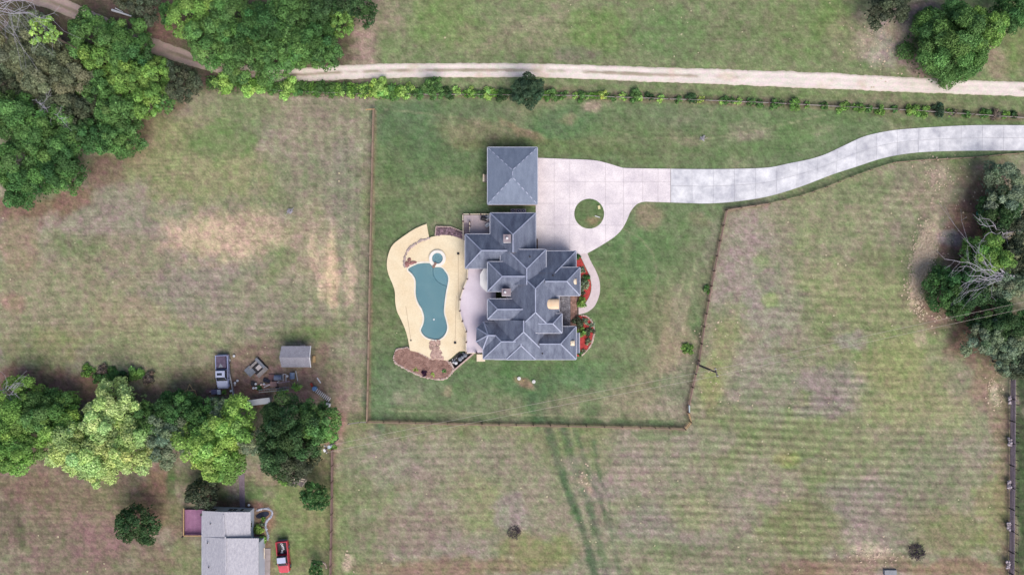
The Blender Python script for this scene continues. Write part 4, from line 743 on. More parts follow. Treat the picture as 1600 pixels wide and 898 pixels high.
for i, a_ in enumerate((801.5, 810, 818)):
    c = P(a_, 330.5); t = thing("air_conditioner", ["westernmost of three air conditioners between the garage and the house", "middle air conditioner between the garage and the house", "easternmost of three air conditioners between the garage and the house"][i], "air conditioner", c, "air conditioners north of the house")
    MB().box((0, 0, .45), (.78, .7, .9)).build("case", mat("ac_case", (192, 186, 196), (170, 164, 176)), t); MB().tube((0, 0, .9), (0, 0, .95), .27, n=16).build("fan_grille", mat("ac_fan", (86, 92, 128)), t); MB().tube((0, 0, .95), (0, 0, .98), .1, n=10).build("fan_hub", WHITE, t)
pdd = structure(MB().prism(pw([(798, 326.5), (822, 326.5), (822, 334), (798, 334)]), -.02, .06), "equipment_pad", mat("pad_pale", (190, 176, 184)))

# ---------------------------------------------------------------- fences
def board_mesh(name, m, th=.045, ht=.15): return MB().box((.5, 0, 0), (1, th, ht)).mesh(name, m)
def fence(name, label, pts, sp, rails, m, pm, ph=1.35, pr=.14, th=.05, ht=.15, rj=.0):
    ln = sum(math.dist(a, b) for a, b in zip(pts[:-1], pts[1:])); k = max(1, round(ln / sp)); st = []
    for a, b in zip(pts[:-1], pts[1:]):
        n = max(1, round(math.dist(a, b) / sp)); st += [(a[0] + (b[0] - a[0]) * i / n, a[1] + (b[1] - a[1]) * i / n) for i in range(n)]
    st.append(pts[-1]); t = thing(name, label, "fence", P(*st[0])); pmesh = MB().box((0, 0, ph / 2), (pr, pr, ph)).mesh("post", pm); rm = board_mesh("rail", m, th, ht)
    for s in st: put("post", pmesh, t, P(*s) - t.location, R.uniform(-.1, .1))
    for a, b in zip(st[:-1], st[1:]):
        A, B = P(*a), P(*b); d = B - A; rz = math.atan2(d.y, d.x)
        for z in rails: put("rail", rm, t, A - t.location + Vector((0, 0, z + R.uniform(-rj, rj))), rz, (d.length, 1, 1))
    return t
POSTM = mat("post_dark_wood", (112, 88, 78), (84, 64, 58), .9, 3)
WOODW = mat("tan_fence_wood", (176, 154, 134), (142, 120, 104), .9, 1.5, .9, .1, rand=.1)
fence("board_fence", "brown board fence along the lawn's west edge", F_W, 26, (.35, .7, 1.05), WOODW, WOODF, th=.16)
fence("board_fence", "brown board fence along the lawn's south edge below the house", F_S, 26, (.3, .62, .95), WOODW, WOODF, th=.07, ph=1.1)
fence("board_fence", "brown board fence slanting up the lawn's east edge past the utility pole", F_E[2:11], 26, (.3, .62, .95), mat("dusty_fence_wood", (178, 150, 138), (150, 122, 112), .9, 1.5, .9, .1, rand=.1), POSTM, th=.06, ph=1.15)
fence("board_fence", "tan board fence curving along the south side of the driveway", F_E[9:], 26, (.35, .7), WOODW, POSTM, th=.07, ph=.8)
fence("gate_fence", "short zigzag piece of fence at the lawn's southeast corner", F_E[:3], 12, (.4, 1.1), WOODT, POSTM, th=.1)
fence("wire_fence", "low grey rail fence overgrown by the line of lime-green shrubs", F_N, 30, (.35, .62), WOODG, POSTM, ph=.75, th=.03)
fence("plank_fence", "pinkish brown plank fence beside the neighbour's garden", [(521, 700), (520, 800), (517, 960)], 27, (.25, .5, .75, 1.0, 1.25), mat("pinkish_plank", (158, 132, 126), (126, 100, 96), .9, 2, .8, .1, rand=.1), POSTM, ph=1.5, th=.1)
ff = fence("double_rail_fence", "purple-grey double rail fence with pale brush at its posts, at the far right edge", [(1578, 588), (1577, 760), (1575, 960)], 32, (.3, .6, .9, 1.2), WOODP, DARK, ph=1.3, th=.1)
fence("wire_fence", "dark wire fence running just behind the purple-grey rails at the right edge", [(1584, 588), (1584, 760), (1582, 960)], 14, (.4, .8, 1.2), mat("wire_dark", (78, 72, 74)), DARK, ph=1.3, pr=.09, th=.03, ht=.03)
fence("wire_fence", "short pale wire fence linking the west fence to the dark oak", [(575, 658), (563, 658), (545, 661)], 15, (.5, 1.0), WOODG, DARK, ph=1.1, pr=.08, th=.06)
g = thing("metal_gate", "narrow silver gate in the east fence near its south end", "gate", P(1074.5, 637)); MB().box((0, 0, .6), (.1, 1.3, .06)).build("rail", WHITE, g); MB().box((0, 0, 1.15), (.2, 1.3, .06)).build("rail", mat("gate_silver", (190, 204, 208)), g)
for i in range(5): put("bar", MB().box((0, -.6 + i * .3, .6), (.04, .04, 1.1)).mesh("bar", GREY), g)
pg = thing("fence_rail_stub", "short loose rail beside the top of the west fence", "rail", P(578, 171)); MB().bar(P(571.5, 171.5, .8) - pg.location, P(585, 170.5, 1.1) - pg.location, .16, .12).build("rail", WOODT, pg)
for i, (a, b) in enumerate(((1578, 624), (1578, 690), (1577, 757), (1576, 822), (1575, 882), (1577, 560))):
    mb = MB(); g = random.Random(i)
    for k in range(26):
        s = P(a + g.uniform(-2.5, 4.5), b + g.uniform(-5, 5)); mb.tube(s, s + Vector((g.uniform(-.6, .6), g.uniform(-.7, .7), g.uniform(.2, 1.3))), .05, .02, 4)
    for k in range(30): mb.blob(P(a + g.uniform(-2.5, 2.5), b + g.uniform(-6, 6), g.uniform(.2, 1.2)), g.uniform(.1, .25), 5)
    o = mb.build("dead_vine_clump", mat("pale_brush", (206, 194, 200), (160, 146, 154), .9, 3)); tag(o, "pale dead vine clump on the right-edge fence, " + ["first below the trees", "second below the trees", "third below the trees", "fourth below the trees", "lowest in view", "hidden among the grey-green trees"][i], "vine", "dead vine clumps on the right fence")

# ---------------------------------------------------------------- utility poles and wires
def upole(base, h, label, extra=False, lean=(0, 0)):
    t = thing("utility_pole", label, "utility pole", P(*base)); MB().tube((0, 0, 0), (lean[0], lean[1], h), .2, .13, 10).build("pole", mat("pole_wood", (128, 118, 118), (84, 74, 72), .9, 1), t)
    top = Vector((lean[0], lean[1], h)); MB().box(top + Vector((0, 0, -.3)), (.16, 1.5, .14), .25).build("crossarm", mat("pole_wood", (0, 0, 0)), t)
    for s in (-1, 1): put("insulator", MB().tube(top + Vector((-.16 * s, .55 * s, -.2)), top + Vector((-.16 * s, .55 * s, .12)), .08, .06).mesh("insulator", WHITE), t)
    if extra:
        MB().tube(top + Vector((.35, .2, -1.7)), top + Vector((.35, .2, -.7)), .28, n=12).build("transformer", mat("transformer_blue", (206, 222, 236), (180, 196, 214), .5), t); MB().box(top + Vector((-.2, -.2, -.2)), (.35, .5, .3), .4).build("switch_box", WHITE, t)
    return t, P(*base) + top
p1, t1 = upole((1091.5, 570), 10.2, "brown wooden utility pole standing at the east fence")
p0, t0 = upole((528, 685), 7.6, "utility pole with a white transformer at the edge of the dark oak", True)
t2 = P(1720, 452, 9)
for i, s in enumerate((-1, 1)):
    for k, (a, b) in enumerate(((t0, t1), (t1, t2))):
        mb = MB(); prev = None; o_ = Vector((-.14 * s, .5 * s, .1))
        for j in range(25):
            t = j / 24; p = a.lerp(b, t) + o_ - Vector((0, 0, 4 * t * (1 - t) * 1.0))
            if prev: mb.tube(prev, p, .021, n=5)
            prev = p
        o = mb.build("power_line", WIRE); tag(o, "pale overhead power wire, %s of the pair %s the pole at the east fence" % ("southern" if s < 0 else "northern", "west of" if k == 0 else "east of"), "power line", "overhead wires")

# ---------------------------------------------------------------- trees
KIND = {'dark': (58, 92, 48), 'mid': (86, 130, 62), 'deep': (66, 112, 54), 'bright': (112, 156, 66), 'lime': (144, 188, 84), 'pale': (172, 198, 114), 'olive': (112, 120, 88), 'grey': (118, 138, 106), 'dkolive': (76, 88, 64), 'holly': (56, 84, 58), 'yellow': (150, 178, 74), 'brown': (122, 108, 96)}
def foliage(Rr, H0, col, sd, leaf=.165, dens=42, lobes=None, flat=.5, spread=.14, rel=None, irr=.16):
    mc = sum(col) / 3; col = tuple(min(245, (v * .81 + mc * .19) * 1.22 + 4) for v in col)
    g = np.random.RandomState(sd); Rr = float(Rr); rel = rel or (.15, .29)
    if lobes is None: lobes = int(16 + Rr * 5)
    ph = g.rand(4) * 6.28; cs = []; tries = 0
    while len(cs) < lobes and tries < 4000:
        tries += 1; r = math.sqrt(g.rand()) * .86; a = g.rand() * 6.283
        edge = 1 + irr * math.sin(2 * a + ph[0]) * .7 + irr * math.sin(3 * a + ph[1]) * .7 + irr * .6 * math.sin(5 * a + ph[2]); x, y = r * edge * math.cos(a), r * edge * math.sin(a)
        if all((x - c[0]) ** 2 + (y - c[1]) ** 2 > (.27 if tries < 2000 else .2) ** 2 * (12.0 / lobes + .35) for c in cs): cs.append((x, y, r))
    V = []; Cc = []; base = np.array(lin(col))
    for x, y, r in cs:
        rl = Rr * g.uniform(*rel); z = H0 - rl - Rr * flat * r * r * 1.5 + g.uniform(-.46, .16) * Rr; n = int(dens * 2 * math.pi * rl * rl * (.2 / leaf) ** 2)
        d = g.normal(size=(n, 3)); d /= np.linalg.norm(d, axis=1)[:, None]; d[:, 2] = np.where(d[:, 2] < -.25, -d[:, 2], d[:, 2])
        bump = 1 + .16 * np.sin(d[:, 0] * 5 + x * 9) * np.sin(d[:, 1] * 5 + y * 7) + g.uniform(-.28, .1, n)
        c = d * (rl * bump)[:, None] * np.array((1, 1, .75)) + np.array((x * Rr, y * Rr, z))
        nn_ = d + g.normal(size=(n, 3)) * .55; nn_ /= np.linalg.norm(nn_, axis=1)[:, None]; t = np.cross(nn_, g.normal(size=(n, 3))); t /= np.linalg.norm(t, axis=1)[:, None] + 1e-9; b = np.cross(nn_, t)
        s = leaf * g.uniform(.65, 1.3, n)[:, None]; V.append(np.stack([c + t * s, c + b * s * .55, c - t * s, c - b * s * .55], 1))
        tone = math.exp(g.normal() * spread) * np.exp(g.normal(size=(n, 1)) * .2); hue = np.array((1 + g.normal() * .07, 1, 1 - g.normal() * .06)); Cc.append(np.repeat((base * hue * tone)[:, None, :], 4, 1))
    n = int(3.5 * math.pi * Rr * Rr); a = g.rand(n) * 6.283; r = np.sqrt(g.rand(n)) * .85 * Rr   # thin inner leaves, colour darkened to paint shade inside the crown
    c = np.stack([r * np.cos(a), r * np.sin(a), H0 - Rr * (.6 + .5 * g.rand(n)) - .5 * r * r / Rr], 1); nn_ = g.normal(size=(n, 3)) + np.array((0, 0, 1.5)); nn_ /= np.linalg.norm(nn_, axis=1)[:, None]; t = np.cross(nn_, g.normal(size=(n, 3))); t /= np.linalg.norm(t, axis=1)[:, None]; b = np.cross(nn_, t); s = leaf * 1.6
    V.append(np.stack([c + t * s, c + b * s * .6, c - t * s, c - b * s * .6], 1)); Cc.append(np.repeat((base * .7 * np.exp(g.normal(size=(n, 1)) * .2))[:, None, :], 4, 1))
    V = np.concatenate(V).reshape(-1, 3); V[:, 2] = np.maximum(V[:, 2], .05); Cc = np.clip(np.concatenate(Cc).reshape(-1, 3), .003, .8); return V, np.arange(len(V)).reshape(-1, 4), Cc, cs
SEED = [100]
def tree(px_, py_, r, kind, label, name="broadleaf_tree", h=None, group=None, **kw):
    SEED[0] += 1; Rr = r / PPM; h = h or min(9.5, 2.8 + Rr * 1.05); zc = h * .72; base = P(px_, py_, zc); base.z = 0; t = thing(name, label, "tree", base, group); Rr *= (H - zc) / H
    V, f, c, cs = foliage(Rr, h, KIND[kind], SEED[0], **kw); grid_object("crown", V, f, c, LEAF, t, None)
    zb = max(.6, h - Rr * 1.5); MB().tube((0, 0, -.05), (0, 0, zb), .05 + Rr * .055, .03 + Rr * .035, 8).build("trunk", BARK, t)
    for x, y, _ in cs[:6]: put("limb", MB().tube((0, 0, zb - .1), (x * Rr * .8, y * Rr * .8, h - Rr * .75), .03 + Rr * .025, .03, 6).mesh("limb", BARK), t)
    return t
NWg = "trees of the northwest wood"; Ng = "trees of the northern grove above the gravel road"; SWg = "trees of the southwest tree line"; Eg = "trees of the eastern thicket"
K1 = dict(spread=.2)
TREES = [
 (28, 72, 52, 'olive', "large dull olive tree below the bare branches in the top left corner", NWg), (62, 112, 50, 'olive', "olive-grey broad tree in the middle of the northwest wood", NWg), (104, 118, 36, 'olive', "olive-grey tree just left of the bright green crowns of the northwest wood", NWg),
 (112, 170, 32, 'dkolive', "brownish olive tree above the dark gap of the northwest wood", NWg), (135, 48, 36, 'mid', "fresh green tree hiding the bend of the gravel road", NWg), (182, 62, 38, 'mid', "blue-green tree leaning over the gravel road bend", NWg), (205, 82, 30, 'deep', "dark green tree beside the reddish dirt of the road bend", NWg),
 (150, 92, 30, 'bright', "yellow-green crown in the middle of the northwest wood", NWg), (196, 122, 32, 'bright', "round bright green crown near the dark shrub by the field corner", NWg), (236, 112, 26, 'bright', "tall narrow bright green crown nearest the gravel road", NWg), (282, 128, 30, 'dkolive', "dusky grey-green tree at the eastern tip of the northwest wood", NWg),
 (152, 140, 30, 'mid', "green rounded crown beside the dark gap of the northwest wood", NWg), (228, 152, 30, 'bright', "bright green tree standing over the corner of the west field", NWg), (178, 178, 34, 'mid', "green tree on the southeast side of the northwest wood", NWg), (185, 215, 32, 'mid', "round green tree projecting over the west field", NWg), (150, 212, 30, 'deep', "deep green tree behind the one projecting over the west field", NWg),
 (20, 180, 46, 'mid', "broad green tree at the left edge beneath the olive trees", NWg), (72, 205, 46, 'mid', "large green tree left of the dark gap with bare twigs", NWg), (28, 245, 48, 'mid', "large leafy tree at the left edge of the photo near the field", NWg), (88, 252, 38, 'deep', "dark green tree at the southern end of the northwest wood", NWg), (30, 290, 34, 'deep', "deep green tree at the left edge where the wood meets the field", NWg), (104, 282, 22, 'mid', "small green tree at the southern tip of the northwest wood", NWg), (256, 162, 16, 'mid', "small green tree between the dusky tree and the west field", NWg), (125, 205, 24, 'dark', "very dark tree deep in the gap of the northwest wood", NWg), (2, 130, 30, 'dkolive', "shadowy olive tree cut by the left edge", NWg),
 (292, 18, 40, 'bright', "light green tree at the top, westernmost of the northern grove", Ng), (322, 62, 38, 'mid', "green tree standing over the north side of the gravel road", Ng), (352, 22, 40, 'mid', "green tree at the top of the northern grove with grey twigs", Ng), (372, 82, 38, 'mid', "rounded green tree above the narrow part of the gravel road", Ng), (408, 38, 42, 'deep', "deep green tree at the centre of the northern grove", Ng), (458, 16, 40, 'mid', "green tree at the top edge of the northern grove", Ng), (425, 92, 34, 'mid', "green tree at the south tip of the northern grove touching the road", Ng), (458, 68, 36, 'mid', "green crown in the southeast half of the northern grove", Ng), (492, 58, 34, 'deep', "deep green tree on the east side of the northern grove", Ng), (508, 82, 26, 'mid', "green tree at the southeast corner of the northern grove", Ng), (505, 14, 34, 'dark', "dark tree with grey twigs at the top of the northern grove", Ng), (530, 32, 24, 'bright', "bright green tree on the eastern rim of the northern grove", Ng), (562, 6, 28, 'dark', "dark green tree at the top edge, easternmost of the northern grove", Ng), (215, 4, 30, 'dkolive', "dusky tree at the top edge by the fallen white log", Ng), (262, 20, 16, 'deep', "small dark tree at the western foot of the northern grove", Ng),
 (1395, 2, 34, 'dkolive', "dusky olive tree at the top edge left of the large oak", None), (1588, 14, 36, 'deep', "dark green tree in the top right corner", None),
 (1582, 296, 40, 'grey', "thin grey-green tree at the right edge below the driveway", Eg), (1568, 330, 34, 'dark', "dark tree behind the teal deer feeder", Eg), (1598, 352, 30, 'dkolive', "dusky tree at the right edge, east of the teal deer feeder", Eg), (1552, 402, 38, 'bright', "vivid green tree in the middle of the eastern thicket", Eg), (1592, 402, 32, 'dkolive', "olive tree at the right edge beside the vivid green tree", Eg), (1520, 400, 18, 'mid', "small green tree at the west foot of the vivid green tree", Eg), (1482, 448, 32, 'deep', "green bushy tree at the western tip of the eastern thicket", Eg), (1520, 452, 36, 'dark', "dark green tree under the bare grey branches", Eg), (1502, 474, 22, 'deep', "fresh green tree above the overhead wires in the eastern thicket", Eg), (1568, 444, 30, 'grey', "pale grey-green tree right of the bare branches", Eg), (1600, 440, 26, 'grey', "grey-green tree at the right edge level with the bare branches", Eg),
 (1568, 502, 36, 'dark', "very dark tree crossed by the overhead wires", Eg), (1602, 510, 26, 'deep', "green tree at the right edge just below the wires", Eg), (1550, 530, 32, 'grey', "grey-green pine-like tree west of the fence's upper end", Eg), (1584, 538, 28, 'grey', "grey-green tree straddling the upper end of the right-edge fence", Eg), (1574, 568, 20, 'grey', "small grey-green tree at the south end of the eastern thicket", Eg), (1602, 568, 24, 'dkolive', "dusky tree in the right edge behind the fence", Eg),
 (14, 640, 48, 'bright', "bright green tree at the left edge below the west field", SWg), (8, 700, 48, 'bright', "bright green tree at the left edge nearest the brown garden", SWg), (62, 650, 42, 'mid', "green tree behind the pale tree at the western end of the southern row", SWg), (88, 668, 44, 'bright', "yellow-green tree between the left edge trees and the large pale maple", SWg), (122, 702, 54, 'pale', "largest pale yellow-green maple of the southern row", SWg), (168, 652, 50, 'pale', "pale yellow-green maple touching the row of low bushes", SWg), (192, 700, 46, 'pale', "pale maple overhanging the brown garden", SWg), (152, 726, 34, 'pale', "low pale maple at the southern rim of the tree row", SWg), (222, 664, 32, 'mid', "small green tree between the pale maples and the silver tree", SWg), (250, 686, 38, 'grey', "silver-green tree between the pale maples and the lime tree", SWg), (272, 642, 34, 'deep', "dark green tree just west of the wooden A-frame", SWg), (306, 646, 30, 'deep', "deep green tree overhanging the wooden A-frame", SWg), (345, 638, 20, 'grey', "silver-green small tree over the junk cart", SWg),
 (352, 668, 46, 'lime', "lime-green tree, northern of the two limes beside the dark oak", SWg), (318, 704, 47, 'lime', "lime-green tree, southern of the two limes beside the dark oak", SWg), (350, 724, 32, 'bright', "bright green low tree above the olive shrub and the neighbour's walk", SWg), (392, 688, 26, 'grey', "thin grey tree squeezed between the lime trees and the dark oak", SWg)]
for x, y, r, k, lb, gp in TREES:
    kw = dict(K1)
    if k in ('pale', 'lime'): kw.update(leaf=.19, spread=.14, dens=42)
    if k in ('olive', 'grey', 'dkolive'): kw.update(spread=.16, irr=.24)
    if gp == Eg: kw['h'] = min(7.0, 2.4 + r / PPM * 1.05)
    tree(x, y, r, k, lb, "maple_tree" if k in ('pale',) else "broadleaf_tree", group=gp, **kw)
tree(1503, 54, 66, 'mid', "large spreading green oak beside the gravel road at the top right", "oak_tree", h=9, lobes=84, rel=(.15, .23), spread=.17, irr=.02)
tree(1540, 44, 34, 'bright', "lighter green oak crown pressed against the large spreading oak", "oak_tree", h=8.5)
tree(450, 680, 58, 'dark', "large dark oak with mixed greens beside the junk pile", "oak_tree", h=12, lobes=46, rel=(.13, .24), spread=.28)
tree(498, 660, 35, 'mid', "vivid green oak forming the east side of the dark oak", "oak_tree", h=10.5, spread=.28); tree(455, 712, 40, 'dkolive', "dusky oak crown on the south side of the dark oak", "oak_tree", h=10)
tree(428, 645, 18, 'dark', "dark low tree over the small white-roofed shelter", "broadleaf_tree", h=7)
tree(74, 52, 20, 'lime', "small vivid yellow-green tree among the olive crowns of the northwest wood", "broadleaf_tree", h=12.5, group=NWg, irr=.4, lobes=12); tree(98, 64, 12, 'lime', "tiny yellow-green crown beside the vivid yellow-green tree", "broadleaf_tree", h=12, group=NWg, irr=.4)
tree(826, 140, 26, 'holly', "round dark holly tree between the gravel road and the lawn", "holly_tree", h=6, irr=.05, leaf=.17, lobes=34, dens=55, spread=.12); tree(676, 136, 18, 'mid', "small fresh green tree on the fence line left of the round holly", "young_tree", h=4)
tree(210, 822, 33, 'dark', "lone dark green cedar on the brown lawn at the bottom left", "cedar_tree", h=6.5, lobes=34, rel=(.16, .26), spread=.14); tree(313, 774, 24, 'dkolive', "dark olive shrub-like tree above the plum deck", "small_tree", h=4.5); tree(491, 777, 23, 'deep', "round dark green tree beside the neighbour's arbour", "small_tree", h=5, irr=.08)
tree(493, 890, 13, 'deep', "small green tree at the bottom edge right of the red pickup", "small_tree", h=3)
# shrubs
def shrub(x, y, r, kind, label, name="shrub", group=None, h=None, **kw):
    SEED[0] += 1; Rr = r / PPM; h = h or max(.35, Rr * 1.1); V, f, c, cs = foliage(Rr, h, KIND[kind], SEED[0], leaf=kw.pop('leaf', .17), lobes=kw.pop('lobes', 7), rel=(.35, .5), dens=kw.pop('dens', 50), flat=.35, **kw)
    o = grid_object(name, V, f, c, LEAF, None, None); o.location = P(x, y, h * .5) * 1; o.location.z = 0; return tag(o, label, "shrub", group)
HW = [(350, 132, 14, 'lime'), (383, 133, 10, 'lime'), (405, 136, 8, 'lime'), (425, 137, 8, 'mid'), (450, 136, 12, 'lime'), (470, 138, 9, 'mid'), (500, 138, 9, 'mid'), (515, 138, 8, 'mid'), (533, 139, 9, 'lime'), (548, 139, 8, 'lime'), (562, 140, 9, 'lime'), (578, 141, 9, 'yellow'), (592, 137, 12, 'lime'), (613, 143, 10, 'mid'), (626, 142, 9, 'lime'), (641, 139, 9, 'lime'), (655, 144, 7, 'mid')]
HM = [(699, 144, 8, 'dark'), (712, 142, 6, 'lime'), (726, 146, 5, 'mid'), (740, 142, 6, 'lime'), (752, 146, 5, 'mid'), (766, 144, 8, 'lime'), (784, 145, 9, 'dark')]
HE = [(866, 147, 9, 'mid'), (880, 147, 9, 'mid'), (897, 148, 5, 'lime'), (907, 150, 7, 'mid'), (919, 149, 5, 'lime'), (940, 147, 8, 'yellow'), (960, 153, 5, 'mid'), (973, 149, 6, 'lime'), (991, 148, 10, 'mid'), (1001, 151, 6, 'lime'), (1015, 150, 9, 'dark'), (1034, 152, 8, 'lime'), (1058, 155, 7, 'mid'), (1082, 152, 8, 'dark'), (1097, 155, 5, 'yellow'), (1126, 157, 4, 'lime'), (1136, 155, 7, 'mid'), (1153, 157, 6, 'lime'), (1176, 159, 7, 'mid'), (1214, 162, 7, 'mid'), (1241, 163, 9, 'bright'), (1262, 162, 5, 'bright'), (1286, 164, 6, 'mid'), (1317, 165, 8, 'bright'), (1342, 168, 8, 'bright'), (1357, 168, 8, 'mid'), (1377, 170, 8, 'bright'), (1396, 168, 6, 'mid'), (1425, 170, 8, 'bright'), (1445, 171, 12, 'bright'), (1468, 171, 9, 'holly'), (1490, 175, 6, 'brown'), (1511, 177, 8, 'mid'), (1540, 175, 10, 'mid'), (1556, 178, 7, 'brown'), (1571, 178, 7, 'bright'), (1586, 178, 6, 'dark')]
ORD = "first second third fourth fifth sixth seventh eighth ninth tenth eleventh twelfth thirteenth fourteenth fifteenth sixteenth seventeenth eighteenth nineteenth twentieth".split() + ["twenty-" + a for a in "first second third fourth fifth sixth seventh eighth ninth".split()] + ["thirtieth"] + ["thirty-" + a for a in "first second third fourth fifth sixth seventh eighth ninth".split()]
WD = {'lime': 'lime-green', 'mid': 'green', 'yellow': 'yellow-green', 'dark': 'dark green', 'bright': 'bright green', 'brown': 'brownish', 'holly': 'blackish green'}
for lst, ref in ((HW, "east of the west field's north corner"), (HM, "east of the small fresh green tree"), (HE, "east of the round dark holly")):
    for i, (x, y, r, k) in enumerate(lst): shrub(x + R.uniform(-3, 3), y + 1, r * (1.25 if x < 850 else R.uniform(.75, 1.15)), k, "%s fence-line shrub, %s %s" % (WD[k], ORD[i], ref), "fence_line_shrub", "shrubs along the north fence line", spread=.12)
def undergrowth():
    g = np.random.RandomState(77); n = 30000; X = g.rand(n) * 1270 + 325; Y0 = np.interp(X, [p[0] for p in F_N], [p[1] for p in F_N]) - 2; Y0 = np.where(X < 420, 135, Y0) - 4 * sstep(760, 560, X)
    D = fbm(X, X * 0, 26, 3) + .45 * sstep(720, 500, X) - .16 * sstep(850, 1300, X); keep = D > -.02 + .25 * g.rand(n); Y = Y0 + g.normal(size=n) * (2.6 + 2.2 * sstep(760, 560, X)); X, Y = X[keep], Y[keep]; n = len(X)
    c = np.stack([(X - 800) / PPM, (449 - Y) / PPM, g.rand(n) * (.5 + .5 * sstep(900, 600, X))], 1); nn_ = g.normal(size=(n, 3)) * .6 + np.array((0, 0, 1)); nn_ /= np.linalg.norm(nn_, axis=1)[:, None]; t = np.cross(nn_, g.normal(size=(n, 3))); t /= np.linalg.norm(t, axis=1)[:, None]; b = np.cross(nn_, t); s_ = (.11 + .1 * g.rand(n))[:, None]
    V = np.stack([c + t * s_, c + b * s_ * .6, c - t * s_, c - b * s_ * .6], 1).reshape(-1, 3); w_ = sstep(-.1, .15, fbm(X, Y * 0, 12, 5))[:, None]; C0 = (np.array(lin((112, 160, 66))) * w_ + np.array(lin((84, 120, 66))) * (1 - w_)) * np.exp(g.normal(size=(n, 1)) * .25)
    o = grid_object("hedge_undergrowth", V, np.arange(len(V)).reshape(-1, 4), np.repeat(C0, 4, 0), LEAF, None, "stuff"); tag(o, "ragged green vines and weeds running along the north fence line", "undergrowth")
undergrowth()
mb_ = [(135, 580, 10, 'bright', "westernmost bush of the low row above the pale maples"), (152, 592, 9, 'mid', "second bush from the west in the low row above the pale maples"), (172, 586, 11, 'mid', "green middle bush of the low row, left of centre"), (192, 591, 10, 'dark', "dark middle bush of the low row, right of centre"), (212, 583, 12, 'bright', "largest bright bush near the east end of the low row"), (230, 590, 10, 'brown', "brownish twiggy bush at the east end of the low row"), (160, 577, 8, 'brown', "small grey-brown bush behind the low row's western end")]
for x, y, r, k, lb in mb_: shrub(x, y, r, k, lb, "low_bush", "low bushes at the south edge of the west field")
for x, y, r, k, lb in ((1076, 546, 8.5, 'bright', "lone small green bush on the lawn by the east fence"), (1104, 450, 5, 'mid', "tiny green bush caught in the east fence"), (1108, 456, 3, 'bright', "lower sprig of bush at the east fence"),
  (903, 401, 4.5, 'deep', "small green shrub at the north tip of the red bed"), (910, 421, 5, 'grey', "grey-green shrub in the red bed beside the house corner"), (917, 434, 5.5, 'deep', "round green shrub by the walk in the northern red bed"), (911, 436, 5, 'dkolive', "olive shrub against the wall in the northern red bed"), (913, 446, 7.5, 'grey', "wide grey-green shrub in the northern red bed"), (910, 457, 4, 'dkolive', "small olive shrub south of the wide grey-green one"), (909, 472, 8.5, 'bright', "bright green round shrub beside the front door walk"),
  (905, 503, 9, 'dkolive', "dark flowering shrub at the north end of the southern red bed"), (914, 500, 5, 'grey', "grey shrub beside the dark flowering shrub"), (909, 519, 7, 'bright', "bright green shrub against the east bay"), (922, 519, 7, 'dkolive', "dusky shrub at the curved edge of the southern red bed"), (923, 508, 4.5, 'grey', "small grey shrub near the rock edging"), (918, 534, 5, 'olive', "olive-brown shrub in the red mulch south of centre"), (905, 550, 5, 'deep', "green shrub at the southern tip of the red bed"), (912, 548, 3, 'olive', "tiny olive shrub near the southern tip of the red bed"),
  (649, 577, 4, 'yellow', "golden shrub in the brown mulch bed"), (677, 586, 4, 'yellow', "yellow-olive shrub at the south rim of the mulch bed"), (694, 578, 3.8, 'mid', "small green shrub at the east end of the mulch bed"),
  (445, 750, 8.5, 'bright', "bright green shrub left of the wooden arbour"), (470, 738, 6, 'mid', "green shrub behind the wooden arbour"), (401, 828, 8, 'yellow', "golden-olive shrub against the neighbour's white wall"), (409, 818, 4, 'grey', "grey shrub beside the stone path of the pond"), (411, 843, 6.5, 'lime', "lime shrub between the neighbour's house and the stone path"), (412, 812, 4, 'bright', "bright green plants beside the pond"), (463, 604, 6.5, 'lime', "lime weeds at the right end of the long ladder frame"), (441, 612, 7, 'lime', "lime bush below the long ladder frame"), (404, 606, 4.5, 'deep', "green weeds at the left end of the ladder frame"), (350, 612, 3.5, 'bright', "small weed clump in front of the silver pickup"), (519, 697, 6, 'bright', "bright green bush at the foot of the transformer pole"), (312, 806, 7, 'dkolive', "dark branch-like shrub over the plum deck corner"), (1188, 165, 5, 'mid', "stray green bush in the gap of the north fence shrubs")):
    shrub(x, y, r, k, lb, "shrub")
KIND['purple'] = (70, 34, 66); shrub(662, 583, 5, 'purple', "deep purple shrub at the south rim of the mulch bed")
# bare trees and dead brush
def bare(base, tips, label, h, r0=.14, sd=1, cat="bare tree", name="bare_tree", sub=5, m=BARE):
    g = random.Random(sd); B = P(*base); t = thing(name, label, cat, B); MB().tube((0, 0, 0), (0, 0, h * .5), r0 * 1.3, r0, 8).build("trunk", m, t)
    for tx, ty in tips:
        mb = MB(); T = P(tx, ty, h) - B; cur = Vector((0, 0, h * .45)); prev = cur; n = 9; r = r0 * .62
        def grow_(a, d, r, lv):
            if lv == 0 or r < .012: return
            b = a + d; mb.tube(a, b, r, r * .75, 5)
            for _ in range(2 if g.random() < .75 else 1):
                dd = Vector((d.x + g.uniform(-.8, .8) * d.length, d.y + g.uniform(-.8, .8) * d.length, d.z * .6 + g.uniform(-.1, .25) * d.length)) * g.uniform(.6, .85); grow_(b, dd, r * .72, lv - 1)
        for j in range(n):
            q = Vector((0, 0, h * .45)).lerp(T, (j + 1) / n) + Vector((g.uniform(-.32, .32), g.uniform(-.32, .32), g.uniform(-.2, .2))); mb.tube(prev, q, r, r * .88, 6); r *= .88
            if j: d = (q - prev); grow_(q, Vector((d.x * .8 - d.y * g.choice((-.8, .8)), d.y * .8 + d.x * g.choice((-.8, .8)), .1)) * .9, r * .6, sub - 1)
            prev = q
        mb.build("branch", m, t)
bare((-10, 30), [(50, 22), (20, -2), (78, 28), (52, 2)], "leafless grey tree in the top left corner by the gravel road", 13.5, .16, 3)
